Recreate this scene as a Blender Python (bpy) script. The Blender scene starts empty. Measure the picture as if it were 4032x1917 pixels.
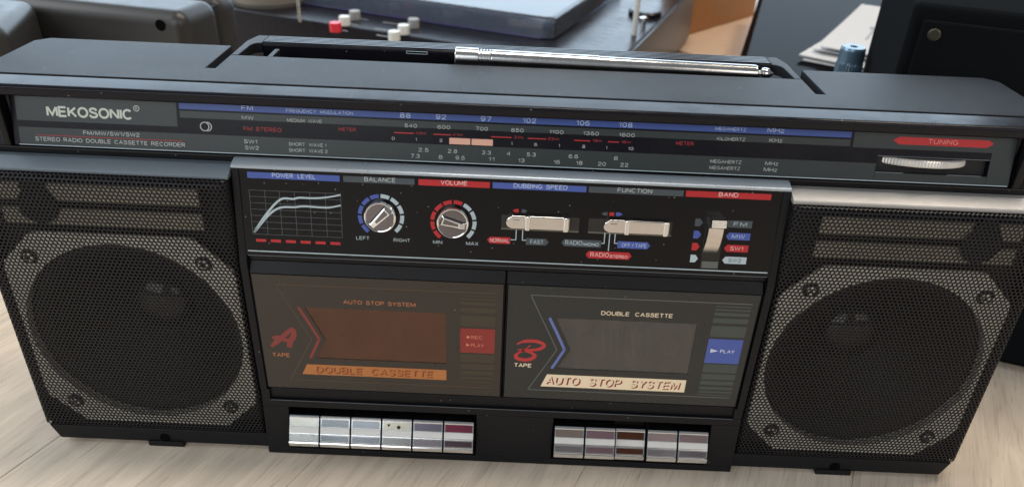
import bpy, bmesh, math, random
from mathutils import Vector, Matrix
random.seed(7)
R = math.radians
scene = bpy.context.scene

# ------------------------------------------------------------------ camera
# Working unit below is the millimetre, z = 0 on the floor.
MM = 0.001
cam_d = bpy.data.cameras.new('Camera')
cam = bpy.data.objects.new('Camera', cam_d)
scene.collection.objects.link(cam)
scene.camera = cam
pitch, roll = R(30.2), R(2.46)
fwd = Vector((0, math.cos(pitch), -math.sin(pitch)))
r0 = Vector((1, 0, 0)); u0 = r0.cross(fwd)
rt = r0 * math.cos(roll) + u0 * math.sin(roll); up = rt.cross(fwd)
cam.matrix_world = Matrix(((rt.x, up.x, -fwd.x, 0.00157), (rt.y, up.y, -fwd.y, -0.29475),
                           (rt.z, up.z, -fwd.z, 0.3036), (0, 0, 0, 1)))
cam_d.sensor_fit = 'HORIZONTAL'; cam_d.sensor_width = 36; cam_d.lens = 36 * 3028 / 4032
cam_d.clip_start = 0.01; cam_d.clip_end = 60
cam_d.dof.use_dof = True; cam_d.dof.focus_distance = 0.365; cam_d.dof.aperture_fstop = 12

# ------------------------------------------------------------------ light
world = bpy.data.worlds.new('World'); scene.world = world; world.use_nodes = True
bg = world.node_tree.nodes['Background']
bg.inputs[0].default_value = (0.66, 0.70, 0.76, 1); bg.inputs[1].default_value = 0.19

def area(name, loc, target, sx, sy, watts, col):
    d = bpy.data.lights.new(name, 'AREA'); d.shape = 'RECTANGLE'; d.size = sx; d.size_y = sy
    d.energy = watts; d.color = col
    o = bpy.data.objects.new(name, d); scene.collection.objects.link(o)
    o.location = loc
    o.rotation_euler = (Vector(target) - Vector(loc)).to_track_quat('-Z', 'Y').to_euler()
    return o
# a wide window across the back of the room, cool daylight, and one on the left
area('window_light_back', (-0.2, 3.4, 1.35), (0, 0, 0.1), 5.2, 2.1, 84, (0.66, 0.83, 1.0))
area('window_light_side', (-2.6, 0.3, 1.5), (-0.1, 0, 0.1), 2.0, 1.4, 40, (0.88, 0.94, 1.0))
# two ceiling lamps, warm, towards the right
area('ceiling_lamp', (0.05, 0.45, 2.3), (0.1, 0, 0), 0.6, 0.6, 16, (1.0, 0.92, 0.82))
area('ceiling_lamp', (1.2, 0.45, 2.3), (0.3, 0, 0), 0.5, 0.5, 17, (1.0, 0.86, 0.70))
area('fill_light_front_left', (-1.25, -2.4, 1.3), (0, 0, 0.12), 2.1, 1.7, 25, (0.93, 0.97, 1.0))  # unseen fill, added to brighten the left keys, lettering and speaker plates
area('fill_light_front_right', (1.5, -2.2, 1.25), (0.1, 0, 0.1), 1.5, 1.2, 11, (1.0, 0.88, 0.80))  # unseen fill, added so the right keys reflect something bright

vs = scene.view_settings
vs.view_transform = 'Standard'; vs.look = 'None'; vs.gamma = 1.0; vs.exposure = 0.42
vs.use_curve_mapping = False

# ------------------------------------------------------------------ materials
def srgb(r, g, b):
    f = lambda c: (c / 12.92) if c <= 0.04045 else ((c + 0.055) / 1.055) ** 2.4
    return (f(r / 255), f(g / 255), f(b / 255))
MATS = {}
def mat(name, col, rough=0.5, metal=0.0, bump=0.0, bscale=800.0, specks=0.0, var=0.0, vscale=60.0, rvar=0.0, spec=0.5, coat=0.0, scol=(0.35, 0.35, 0.34), sscale=420.0):
    if name in MATS: return MATS[name]
    m = bpy.data.materials.new(name); m.use_nodes = True
    nt = m.node_tree; N = nt.nodes; L = nt.links
    p = N['Principled BSDF']
    p.inputs['Base Color'].default_value = (*col, 1); p.inputs['Roughness'].default_value = rough
    p.inputs['Metallic'].default_value = metal; p.inputs['Specular IOR Level'].default_value = spec
    p.inputs['Coat Weight'].default_value = coat; p.inputs['Coat Roughness'].default_value = 0.08
    tc = N.new('ShaderNodeTexCoord')
    cur = None
    if var:
        n = N.new('ShaderNodeTexNoise'); n.inputs['Scale'].default_value = vscale; n.inputs['Detail'].default_value = 6
        L.new(tc.outputs['Object'], n.inputs['Vector'])
        mx = N.new('ShaderNodeMixRGB')
        mx.inputs[1].default_value = (*[c * (1 - var) for c in col], 1)
        mx.inputs[2].default_value = (*[min(1, c * (1 + var)) for c in col], 1)
        L.new(n.outputs['Fac'], mx.inputs[0]); cur = mx.outputs[0]
    if specks:
        n = N.new('ShaderNodeTexVoronoi'); n.feature = 'F1'; n.inputs['Scale'].default_value = sscale
        L.new(tc.outputs['Object'], n.inputs['Vector'])
        n2 = N.new('ShaderNodeTexNoise'); n2.inputs['Scale'].default_value = sscale * 0.11; n2.inputs['Detail'].default_value = 3
        L.new(tc.outputs['Object'], n2.inputs['Vector'])
        a = N.new('ShaderNodeMath'); a.operation = 'LESS_THAN'; a.inputs[1].default_value = 0.12
        L.new(n.outputs['Distance'], a.inputs[0])
        sc = N.new('ShaderNodeSeparateColor'); L.new(n.outputs['Color'], sc.inputs[0])
        b = N.new('ShaderNodeMath'); b.operation = 'GREATER_THAN'; b.inputs[1].default_value = 1 - specks
        L.new(sc.outputs[0], b.inputs[0])
        c = N.new('ShaderNodeMath'); c.operation = 'MULTIPLY'; L.new(a.outputs[0], c.inputs[0]); L.new(b.outputs[0], c.inputs[1])
        d = N.new('ShaderNodeMath'); d.operation = 'MULTIPLY'; L.new(c.outputs[0], d.inputs[0]); L.new(n2.outputs['Fac'], d.inputs[1])
        mx = N.new('ShaderNodeMixRGB')
        if cur is None: mx.inputs[1].default_value = (*col, 1)
        else: L.new(cur, mx.inputs[1])
        mx.inputs[2].default_value = (*scol, 1)
        L.new(d.outputs[0], mx.inputs[0]); cur = mx.outputs[0]
    if cur is not None: L.new(cur, p.inputs['Base Color'])
    if rvar:
        n = N.new('ShaderNodeTexNoise'); n.inputs['Scale'].default_value = 35; n.inputs['Detail'].default_value = 8
        n.inputs['Roughness'].default_value = 0.7
        L.new(tc.outputs['Object'], n.inputs['Vector'])
        mr = N.new('ShaderNodeMapRange'); mr.inputs['From Min'].default_value = 0.3; mr.inputs['From Max'].default_value = 0.7
        mr.inputs['To Min'].default_value = max(0.02, rough - rvar); mr.inputs['To Max'].default_value = rough + rvar
        L.new(n.outputs['Fac'], mr.inputs['Value']); L.new(mr.outputs[0], p.inputs['Roughness'])
    if bump:
        n = N.new('ShaderNodeTexNoise'); n.inputs['Scale'].default_value = bscale; n.inputs['Detail'].default_value = 4
        L.new(tc.outputs['Object'], n.inputs['Vector'])
        bn = N.new('ShaderNodeBump'); bn.inputs['Strength'].default_value = bump; bn.inputs['Distance'].default_value = 0.0004
        L.new(n.outputs['Fac'], bn.inputs['Height']); L.new(bn.outputs[0], p.inputs['Normal'])
    MATS[name] = m
    return m

SATIN = mat('black_satin_plastic', (0.008, 0.0085, 0.010), 0.38, spec=0.17, bump=0.25, bscale=2600, specks=0.06, rvar=0.06)
DECK = mat('deck_plastic', (0.016, 0.017, 0.020), 0.38, spec=0.10, bump=0.3, bscale=3000, specks=0.05, rvar=0.025, sscale=360, var=0.12, vscale=18)
GLOSS = mat('black_gloss_plastic', (0.004, 0.004, 0.005), 0.20, spec=0.22, rvar=0.08, specks=0.16, sscale=420)
HOODM = mat('hood_gloss_plastic', (0.008, 0.008, 0.011), 0.20, rvar=0.14, spec=0.18, specks=0.04)
DARK = mat('matt_black', (0.008, 0.008, 0.009), 0.75)
CAV = mat('cavity_black', (0.002, 0.002, 0.002), 0.8, spec=0.05)
TPAN = mat('tuning_panel_black', (0.004, 0.004, 0.008), 0.28, spec=0.25, rvar=0.05)
SILV = mat('satin_silver_trim', (0.36, 0.36, 0.355), 0.38, metal=0.35, bump=0.15, bscale=500, rvar=0.08, var=0.12, vscale=90)
SLIDE = mat('warm_worn_chrome', (0.66, 0.63, 0.61), 0.15, metal=1.0, rvar=0.05, var=0.08, vscale=260)
CHROME = mat('chrome', (0.76, 0.76, 0.76), 0.09, metal=1.0, rvar=0.02, var=0.02, vscale=200)
RIBM = mat('rib_silver', (0.80, 0.81, 0.80), 0.40, metal=0.35)
KCHROME = mat('key_chrome', (0.82, 0.83, 0.83), 0.13, metal=1.0, rvar=0.03, var=0.03, vscale=300)
ANTM = mat('antenna_chrome', (0.66, 0.66, 0.65), 0.19, metal=1.0, rvar=0.06, bump=0.05, bscale=900)
GREYB = mat('print_dark_grey', srgb(40, 49, 51), 0.32, var=0.08)
GREY2 = mat('print_slate', srgb(62, 72, 80), 0.35, var=0.08)
BLUE = mat('print_blue', srgb(66, 88, 164), 0.35, var=0.08)
BLUE2 = mat('print_deep_blue', srgb(50, 76, 146), 0.35, var=0.08)
RED = mat('print_red', srgb(176, 30, 38), 0.38, var=0.10)
RED2 = mat('print_dim_red', srgb(150, 34, 40), 0.4, var=0.10)
WHITE = mat('print_white', srgb(170, 179, 178), 0.5, var=0.14, vscale=400)
WHITEB = mat('print_logo_white', srgb(196, 203, 194), 0.5, var=0.06)
PALE = mat('print_pale_blue', srgb(176, 194, 228), 0.5, var=0.10, vscale=400)
LGREY = mat('print_light_grey', srgb(172, 190, 198), 0.42, var=0.08)
LINEG = mat('print_thin_line_grey', srgb(92, 98, 106), 0.5)
PINKL = mat('meter_pink_plastic', srgb(216, 168, 150), 0.35, var=0.12)
CREAM = mat('print_cream', srgb(232, 216, 186), 0.45, var=0.05)
AMBER = mat('print_amber', srgb(176, 112, 60), 0.45, var=0.08)
AMBERD = mat('print_amber_text', srgb(172, 108, 70), 0.45)
MAROON = mat('print_maroon', srgb(134, 36, 30), 0.45)
BROWNT = mat('print_brown_text', srgb(120, 52, 24), 0.45)
GRILM = mat('grille_black_metal', (0.011, 0.011, 0.013), 0.30, spec=0.24, rvar=0.05)
PLATE = mat('speaker_plate_champagne', (0.90, 0.85, 0.72), 0.36, metal=0.0, var=0.26, vscale=45)
PLATE2 = mat('speaker_strip_olive', (0.46, 0.43, 0.34), 0.45, var=0.25, vscale=90)
CONE = mat('speaker_cone_black', (0.012, 0.012, 0.013), 0.6, bump=0.2, bscale=1200)
CAP = mat('speaker_dust_cap', (0.02, 0.02, 0.024), 0.14, spec=0.6, coat=0.4)

# ------------------------------------------------------------------ mesh helpers
COL = scene.collection
def zz(z): return z + 303.6           # depth below the lens -> height above the floor
ROOT = {}
def link(name, me, material=None, parent=None, smooth=False):
    o = bpy.data.objects.new(name, me); COL.objects.link(o)
    if material is not None and not me.materials: me.materials.append(material)
    if parent is not None:
        o.parent = parent
        # parts are written in place: undo every ancestor's offset
        off = Vector((0, 0, 0)); q = parent
        while q: off += q.location; q = q.parent
        o.location = -off
    if smooth:
        for p in me.polygons: p.use_smooth = True
    return o
def obj(name, bm, material=None, parent=None, smooth=False, bevel=0.0, seg=2, weld=False):
    if weld: bmesh.ops.remove_doubles(bm, verts=bm.verts, dist=1e-4)
    if bevel:
        bmesh.ops.recalc_face_normals(bm, faces=bm.faces); bm.normal_update()
        es = [e for e in bm.edges if len(e.link_faces) == 2 and e.calc_face_angle(0) > 0.4]
        bmesh.ops.bevel(bm, geom=es, offset=bevel, segments=seg, profile=0.5, affect='EDGES', clamp_overlap=True)
    bmesh.ops.scale(bm, vec=(MM, MM, MM), verts=bm.verts)
    bmesh.ops.recalc_face_normals(bm, faces=bm.faces)
    me = bpy.data.meshes.new(name); bm.to_mesh(me); bm.free()
    o = link(name, me, material, parent)
    if smooth:
        for p in me.polygons: p.use_smooth = True
        try: me.set_sharp_from_angle(angle=R(38))
        except Exception: pass
        wn = o.modifiers.new('weighted_normals', 'WEIGHTED_NORMAL'); wn.keep_sharp = True; wn.weight = 90
    return o
def B(): return bmesh.new()
def solid(bm, pts, vec):
    """polygon pts extruded along vec"""
    v0 = [bm.verts.new(p) for p in pts]; v1 = [bm.verts.new(Vector(p) + Vector(vec)) for p in pts]
    n = len(pts); bm.faces.new(v0); bm.faces.new(v1[::-1])
    for i in range(n): bm.faces.new((v0[i], v1[i], v1[(i + 1) % n], v0[(i + 1) % n]))
def box(bm, x0, x1, y0, y1, z0, z1):
    solid(bm, [(x0, y0, z0), (x1, y0, z0), (x1, y1, z0), (x0, y1, z0)], (0, 0, z1 - z0))
def boxz(bm, x0, x1, y0, y1, z0, z1): box(bm, x0, x1, y0, y1, zz(z0), zz(z1))
def prismx(bm, prof, x0, x1): solid(bm, [(x0, y, zz(z)) for y, z in prof], (x1 - x0, 0, 0))
def lathe(bm, prof, M, n=32, caps=True):
    """prof [(radius, height)] turned about local z, placed by matrix M"""
    rings = []
    for r, h in prof:
        rings.append([bm.verts.new(M @ Vector((r * math.cos(2 * math.pi * k / n), r * math.sin(2 * math.pi * k / n), h))) for k in range(n)])
    for a, b in zip(rings, rings[1:]):
        for k in range(n): bm.faces.new((a[k], a[(k + 1) % n], b[(k + 1) % n], b[k]))
    if caps:
        bm.faces.new(rings[0][::-1]); bm.faces.new(rings[-1])
class Plane:
    def __init__(s, pb, pt):
        s.o = Vector((0, pb[0], zz(pb[1]))); d = Vector((0, pt[0], zz(pt[1]))) - s.o
        s.L = d.length; s.d = d.normalized(); s.n = Vector((0, -s.d.z, s.d.y))
    def __call__(s, x, v, h=0.0): return s.o + Vector((x, 0, 0)) + s.d * v + s.n * h
    def M(s, x, v, h=0.0):
        p = s(x, v, h); X = Vector((1, 0, 0))
        return Matrix(((X.x, s.d.x, s.n.x, p.x), (X.y, s.d.y, s.n.y, p.y), (X.z, s.d.z, s.n.z, p.z), (0, 0, 0, 1)))
def pbox(bm, P, x0, x1, v0, v1, h0, h1):
    solid(bm, [P(x0, v0, h0), P(x1, v0, h0), P(x1, v1, h0), P(x0, v1, h0)], P.n * (h1 - h0))
def ppoly(bm, P, pts, h0, h1): solid(bm, [P(x, v, h0) for x, v in pts], P.n * (h1 - h0))
def stroke(bm, P, pts, ws, h0, h1):
    """ribbon of varying width along pts"""
    n = len(pts); Lf = []; Rt = []
    for i in range(n):
        a = Vector(pts[max(0, i - 1)]); b = Vector(pts[min(n - 1, i + 1)]); t = (b - a).normalized()
        nn = Vector((-t.y, t.x)); w = (ws[i] if isinstance(ws, (list, tuple)) else ws) / 2
        p = Vector(pts[i]); Lf.append(p + nn * w); Rt.append(p - nn * w)
    lo = [[bm.verts.new(P(q.x, q.y, h)) for q in S] for h in (h0, h1) for S in (Lf, Rt)]
    l0, r0_, l1, r1 = lo
    for i in range(n - 1):
        bm.faces.new((l1[i], l1[i + 1], r1[i + 1], r1[i]))
        bm.faces.new((l0[i], l0[i + 1], l1[i + 1], l1[i])); bm.faces.new((r0_[i], r0_[i + 1], r1[i + 1], r1[i]))
    bm.faces.new((l0[0], l1[0], r1[0], r0_[0])); bm.faces.new((l0[-1], l1[-1], r1[-1], r0_[-1]))
def smooth_line(pts, k=6):
    out = []
    P = [Vector(p) for p in pts]
    for i in range(len(P) - 1):
        p0 = P[max(0, i - 1)]; p1 = P[i]; p2 = P[i + 1]; p3 = P[min(len(P) - 1, i + 2)]
        for j in range(k):
            t = j / k
            out.append(0.5 * ((2 * p1) + (p2 - p0) * t + (2 * p0 - 5 * p1 + 4 * p2 - p3) * t * t + (3 * p1 - p0 - 3 * p2 + p3) * t ** 3))
    out.append(P[-1]); return [tuple(q) for q in out]
def arc(cx, cy, rx, ry, a0, a1, n=8): return [(cx + rx * math.cos(R(a0 + (a1 - a0) * k / n)), cy + ry * math.sin(R(a0 + (a1 - a0) * k / n))) for k in range(n + 1)]
_P = [(0, 0), (0, 1), (.32, 1)] + arc(.33, .74, .26, .26, 90, -90)[1:] + [(0.04, .48)]
_O = arc(.37, .5, .37, .5, 90, 450, 24)
GL = {'A': (.70, [[(0, 0), (.35, 1), (.70, 0)], [(.13, .32), (.57, .32)]]),
 'B': (.64, [[(0, 0), (0, 1), (.34, 1)] + arc(.36, .765, .22, .235, 90, -90)[1:] + [(0.05, .53)], [(.36, .53)] + arc(.38, .265, .26, .265, 90, -90)[1:] + [(0, 0)]]),
 'C': (.68, [arc(.35, .5, .35, .5, 42, 318, 18)]), 'D': (.67, [[(0, 0), (0, 1), (.28, 1)] + arc(.3, .5, .37, .5, 90, -90, 12)[1:] + [(0, 0)]]),
 'E': (.57, [[(.57, 1), (0, 1), (0, 0), (.57, 0)], [(0, .52), (.52, .52)]]), 'F': (.54, [[(.54, 1), (0, 1), (0, 0)], [(0, .5), (.47, .5)]]),
 'G': (.72, [arc(.35, .5, .35, .5, 46, 322, 18) + [(.70, .20), (.70, .47), (.40, .47)]]), 'H': (.63, [[(0, 0), (0, 1)], [(.63, 0), (.63, 1)], [(0, .52), (.63, .52)]]),
 'I': (.02, [[(.01, 0), (.01, 1)]]), 'K': (.64, [[(0, 0), (0, 1)], [(.60, 1), (.03, .38)], [(.21, .58), (.63, 0)]]), 'L': (.51, [[(0, 1), (0, 0), (.51, 0)]]),
 'M': (.80, [[(0, 0), (0, 1)], [(.80, 0), (.80, 1)], [(.05, .98), (.40, 0.10), (.75, .98)]]), 'N': (.64, [[(0, 0), (0, 1)], [(.64, 0), (.64, 1)], [(.03, .97), (.61, .03)]]), 'O': (.74, [_O]), 'P': (.60, [_P]),
 'Q': (.74, [_O, [(.46, .24), (.74, -.02)]]), 'R': (.64, [_P, [(.30, .48), (.62, 0)]]),
 'S': (.62, [smooth_line([(.58, .74), (.50, .93), (.31, 1), (.11, .94), (.04, .76), (.13, .60), (.33, .52), (.52, .43), (.61, .26), (.51, .06), (.30, 0), (.09, .07), (.01, .27)], 3)]),
 'T': (.60, [[(0, 1), (.60, 1)], [(.30, 1), (.30, 0)]]), 'U': (.63, [[(0, 1)] + arc(.315, .31, .315, .31, 180, 360) + [(.63, 1)]]), 'V': (.64, [[(0, 1), (.32, 0), (.64, 1)]]),
 'W': (.98, [[(0, 1), (.24, 0), (.49, .94), (.74, 0), (.98, 1)]]), 'X': (.62, [[(0, 1), (.62, 0)], [(.62, 1), (0, 0)]]), 'Y': (.62, [[(0, 1), (.31, .44), (.62, 1)], [(.31, .46), (.31, 0)]]),
 'Z': (.58, [[(0, 1), (.58, 1), (0, 0), (.58, 0)]]), 'z': (.44, [[(0, .68), (.44, .68), (0, 0), (.44, 0)]]),
 'm': (.74, [[(0, 0), (0, .68)], [(0, .5)] + arc(.18, .48, .18, .2, 160, 0, 6) + [(.36, 0)], [(.38, .5)] + arc(.55, .48, .18, .2, 160, 0, 6) + [(.73, 0)]]),
 '0': (.54, [arc(.27, .5, .27, .5, 90, 450, 22)]), '1': (.26, [[(0, .74), (.16, .80), (.25, 1), (.25, 0)]]),
 '2': (.54, [smooth_line([(.02, .68), (.08, .91), (.27, 1), (.47, .91), (.51, .70), (.38, .47), (.16, .26), (.01, 0)], 3) + [(.54, 0)]]),
 '3': (.54, [smooth_line([(.03, .76), (.10, .94), (.27, 1), (.46, .92), (.49, .74), (.42, .58), (.24, .53)], 3), smooth_line([(.26, .53), (.47, .44), (.53, .27), (.44, .07), (.25, 0), (.07, .07), (.0, .25)], 3)]),
 '4': (.58, [[(.44, 0), (.44, 1), (0, .29), (.58, .29)]]), '5': (.54, [[(.49, 1), (.10, 1), (.05, .50)] + smooth_line([(.07, .49), (.27, .63), (.47, .54), (.54, .32), (.45, .08), (.24, 0), (.06, .07), (.0, .22)], 3)]),
 '6': (.54, [smooth_line([(.50, .80), (.42, .96), (.25, .99), (.08, .83), (.0, .45), (.07, .10), (.27, 0), (.48, .10), (.54, .32), (.46, .55), (.28, .62), (.11, .52)], 3)]),
 '7': (.54, [[(0, 1), (.54, 1), (.18, 0)]]), '8': (.54, [arc(.27, .765, .23, .235, -90, 270, 16), arc(.27, .265, .27, .265, 90, 450, 16)]),
 '9': (.54, [[(.54 - x, 1 - y) for x, y in smooth_line([(.50, .80), (.42, .96), (.25, .99), (.08, .83), (.0, .45), (.07, .10), (.27, 0), (.48, .10), (.54, .32), (.46, .55), (.28, .62), (.11, .52)], 3)]]),
 '.': (.03, [[(.015, -.02), (.015, .09)]]), '/': (.34, [[(0, -.04), (.34, 1.02)]])}
def mstroke(bm, P, pts, w, h):
    n = len(pts); A = []; Bq = []; pv = [Vector(p) for p in pts]
    for i in range(n):
        d1 = (pv[i] - pv[i - 1]).normalized() if i else None; d2 = (pv[i + 1] - pv[i]).normalized() if i < n - 1 else None
        if d1 is None: d1 = d2
        if d2 is None: d2 = d1
        n1 = Vector((-d1.y, d1.x)); n2 = Vector((-d2.y, d2.x)); m = n1 + n2
        m = n1 if m.length < 0.25 else m.normalized()
        k = min(1.9, 1 / max(0.3, m.dot(n1))) * w / 2
        A.append(bm.verts.new(P(*(pv[i] + m * k), h))); Bq.append(bm.verts.new(P(*(pv[i] - m * k), h)))
    for i in range(n - 1): bm.faces.new((A[i], A[i + 1], Bq[i + 1], Bq[i]))
def text(P, s, x0, x1, v0, v1, material, parent, h=0.16, bold=0.0, space=1.0, shear=0.0, name='lettering'):
    """monoline grotesque capitals fitted to the box x0..x1, v0..v1"""
    Hh = v1 - v0; sw = Hh * (0.125 + bold * 1.6); gap = 0.235 * space; units = 0.0; runs = []
    for ch in s:
        if ch == ' ': units += 0.30; continue
        w, st = GL[ch]
        runs.append((units, st)); units += w + gap
    units -= gap
    sx = (x1 - x0 - sw) / units; sy = Hh - sw; bm = B()
    for u, st in runs:
        for k, pl in enumerate(st):
            mstroke(bm, P, [(x0 + sw / 2 + (u + x) * sx + shear * y * sy, v0 + sw / 2 + y * sy) for x, y in pl], sw, h + 0.03 * k)
    return obj(name, bm, material, parent)
def tag(o, label, cat, group=None, kind=None):
    if label: o['label'] = label
    if cat: o['category'] = cat
    if group: o['group'] = group
    if kind: o['kind'] = kind
    return o
def empty(name, loc, label, cat, group=None):
    o = bpy.data.objects.new(name, None); COL.objects.link(o)
    o.empty_display_size = 0.02; o.location = Vector(loc) * MM
    return tag(o, label, cat, group)

# ================================================================== SETTING: laminate floor
def wood_floor_material(i):
    tone = [(0.655, 0.565, 0.46), (0.68, 0.59, 0.48), (0.64, 0.55, 0.445), (0.67, 0.58, 0.47)][i]
    m = bpy.data.materials.new('laminate_oak_%d' % i); m.use_nodes = True
    nt = m.node_tree; N = nt.nodes; L = nt.links; p = N['Principled BSDF']
    tc = N.new('ShaderNodeTexCoord'); oi = N.new('ShaderNodeObjectInfo')
    ad = N.new('ShaderNodeVectorMath'); ad.operation = 'ADD'
    cm = N.new('ShaderNodeCombineXYZ')
    ml = N.new('ShaderNodeMath'); ml.operation = 'MULTIPLY'; ml.inputs[1].default_value = 13.0
    L.new(oi.outputs['Random'], ml.inputs[0]); L.new(ml.outputs[0], cm.inputs[0]); L.new(ml.outputs[0], cm.inputs[1])
    L.new(tc.outputs['Object'], ad.inputs[0]); L.new(cm.outputs[0], ad.inputs[1])
    mp = N.new('ShaderNodeMapping'); mp.inputs['Scale'].default_value = (1.0, 9.0, 1.0)
    L.new(ad.outputs[0], mp.inputs['Vector'])
    n1 = N.new('ShaderNodeTexNoise'); n1.inputs['Scale'].default_value = 9; n1.inputs['Detail'].default_value = 8; n1.inputs['Distortion'].default_value = 1.2
    L.new(mp.outputs[0], n1.inputs['Vector'])
    mp2 = N.new('ShaderNodeMapping'); mp2.inputs['Scale'].default_value = (1.0, 26.0, 1.0); L.new(ad.outputs[0], mp2.inputs['Vector'])
    n2 = N.new('ShaderNodeTexNoise'); n2.inputs['Scale'].default_value = 34; n2.inputs['Detail'].default_value = 7; L.new(mp2.outputs[0], n2.inputs['Vector'])
    r1 = N.new('ShaderNodeValToRGB'); r1.color_ramp.elements[0].position = 0.3; r1.color_ramp.elements[1].position = 0.72
    r1.color_ramp.elements[0].color = (*[c * 0.84 for c in tone], 1); r1.color_ramp.elements[1].color = (*[min(1, c * 1.12) for c in tone], 1)
    L.new(n1.outputs['Fac'], r1.inputs[0])
    r2 = N.new('ShaderNodeValToRGB'); r2.color_ramp.elements[0].position = 0.30; r2.color_ramp.elements[1].position = 0.46
    r2.color_ramp.elements[0].color = (0.66, 0.61, 0.56, 1); r2.color_ramp.elements[1].color = (1, 1, 1, 1)
    L.new(n2.outputs['Fac'], r2.inputs[0])
    mx = N.new('ShaderNodeMixRGB'); mx.blend_type = 'MULTIPLY'; mx.inputs[0].default_value = 0.6
    L.new(r1.outputs[0], mx.inputs[1]); L.new(r2.outputs[0], mx.inputs[2]); L.new(mx.outputs[0], p.inputs['Base Color'])
    p.inputs['Roughness'].default_value = 0.42; p.inputs['Specular IOR Level'].default_value = 0.35
    mp3 = N.new('ShaderNodeMapping'); mp3.inputs['Scale'].default_value = (1.0, 16.0, 1.0); L.new(ad.outputs[0], mp3.inputs['Vector'])
    n3 = N.new('ShaderNodeTexNoise'); n3.inputs['Scale'].default_value = 75; n3.inputs['Detail'].default_value = 3; n3.inputs['Roughness'].default_value = 0.6; L.new(mp3.outputs[0], n3.inputs['Vector'])
    r3 = N.new('ShaderNodeValToRGB'); r3.color_ramp.elements[0].position = 0.30; r3.color_ramp.elements[1].position = 0.40
    r3.color_ramp.elements[0].color = (0.50, 0.44, 0.37, 1); r3.color_ramp.elements[1].color = (1, 1, 1, 1); L.new(n3.outputs['Fac'], r3.inputs[0])
    mx3 = N.new('ShaderNodeMixRGB'); mx3.blend_type = 'MULTIPLY'; mx3.inputs[0].default_value = 0.55
    L.new(mx.outputs[0], mx3.inputs[1]); L.new(r3.outputs[0], mx3.inputs[2]); L.new(mx3.outputs[0], p.inputs['Base Color'])
    bn = N.new('ShaderNodeBump'); bn.inputs['Strength'].default_value = 0.25; bn.inputs['Distance'].default_value = 0.0005
    L.new(n2.outputs['Fac'], bn.inputs['Height']); L.new(bn.outputs[0], p.inputs['Normal'])
    return m
WOODS = [wood_floor_material(i) for i in range(4)]
bm = B(); box(bm, -4000, 4000, -4000, 4000, -30, -8.5)
floor = obj('floor', bm, mat('floor_underlay', (0.10, 0.085, 0.07), 0.8)); tag(floor, None, None, kind='structure')
ang = R(65); W = 128.0; LEN = 1290.0
pm = []
for i in range(4):
    bm = B(); box(bm, -LEN / 2 + 0.08, LEN / 2 - 0.08, -W / 2 + 0.06, W / 2 - 0.06, -8, 0)
    bmesh.ops.bevel(bm, geom=[e for e in bm.edges], offset=0.25, segments=2, affect='EDGES')
    bmesh.ops.scale(bm, vec=(MM, MM, MM), verts=bm.verts)
    me = bpy.data.meshes.new('plank'); bm.to_mesh(me); bm.free(); me.materials.append(WOODS[i]); pm.append(me)
ax_ = Vector((math.cos(ang), math.sin(ang), 0)); ay_ = Vector((-math.sin(ang), math.cos(ang), 0))
for j in range(-13, 11):
    sh = (j * 437) % 1290
    for k in range(-2, 3):
        c = ax_ * (k * LEN + sh - 500) + ay_ * (j * W + 22)
        if c.length > 2300: continue
        o = bpy.data.objects.new('plank', pm[(j * 3 + k) % 4]); COL.objects.link(o)
        o.parent = floor; o.location = c * MM; o.rotation_euler = (0, 0, ang)

# ================================================================== THE RADIO
radio = empty('cassette_radio', (0, 50, 0), 'long black double cassette radio with chrome keys and speaker grilles on the floor', 'radio')

# ---- case
bm = B()
boxz(bm, -123, 123, 17.5, 64.6, -300.5, -146.2)
for s in (-1, 1):
    a, b = sorted((s * 123.05, s * 235.4)); boxz(bm, a, b, 46, 64.6, -300.5, -146.2); boxz(bm, a, b, 17.2, 45.9, -300.5, -297.5)
boxz(bm, -235.4, 235.4, 26.3, 64.6, -146.1, -117.3)
for s in (-1, 1):
    a, b = sorted((s * 141.2, s * 235.4)); boxz(bm, a, b, 64.61, 79.4, -300.5, -117.3)
    a, b = sorted((s * 234.4, s * 237.2)); boxz(bm, a, b, 1.6, 45.9, -291.9, -147.7)         # side cheeks beside the grilles
boxz(bm, -137, 137, 64.61, 101, -298, -126)
obj('case', bm, SATIN, radio, bevel=0.5, seg=1)

bm = B(); boxz(bm, -222, 222, 6, 92, -302.9, -300.9); obj('base_plate', bm, DARK, radio)

# ---- top deck with the two handle slots
deck = [(-236, 26.2), (236, 26.2), (236, 74.5), (230.5, 80), (141, 80), (141, 44.2), (136.6, 44.2), (136.6, 65),
        (-136.6, 65), (-136.6, 44.2), (-141, 44.2), (-141, 80), (-230.5, 80), (-236, 74.5)]
bm = B(); solid(bm, [(x, y, zz(-117.2)) for x, y in deck], (0, 0, 5.2))
obj('top_deck', bm, DECK, radio, bevel=0.45, smooth=True)

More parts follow.
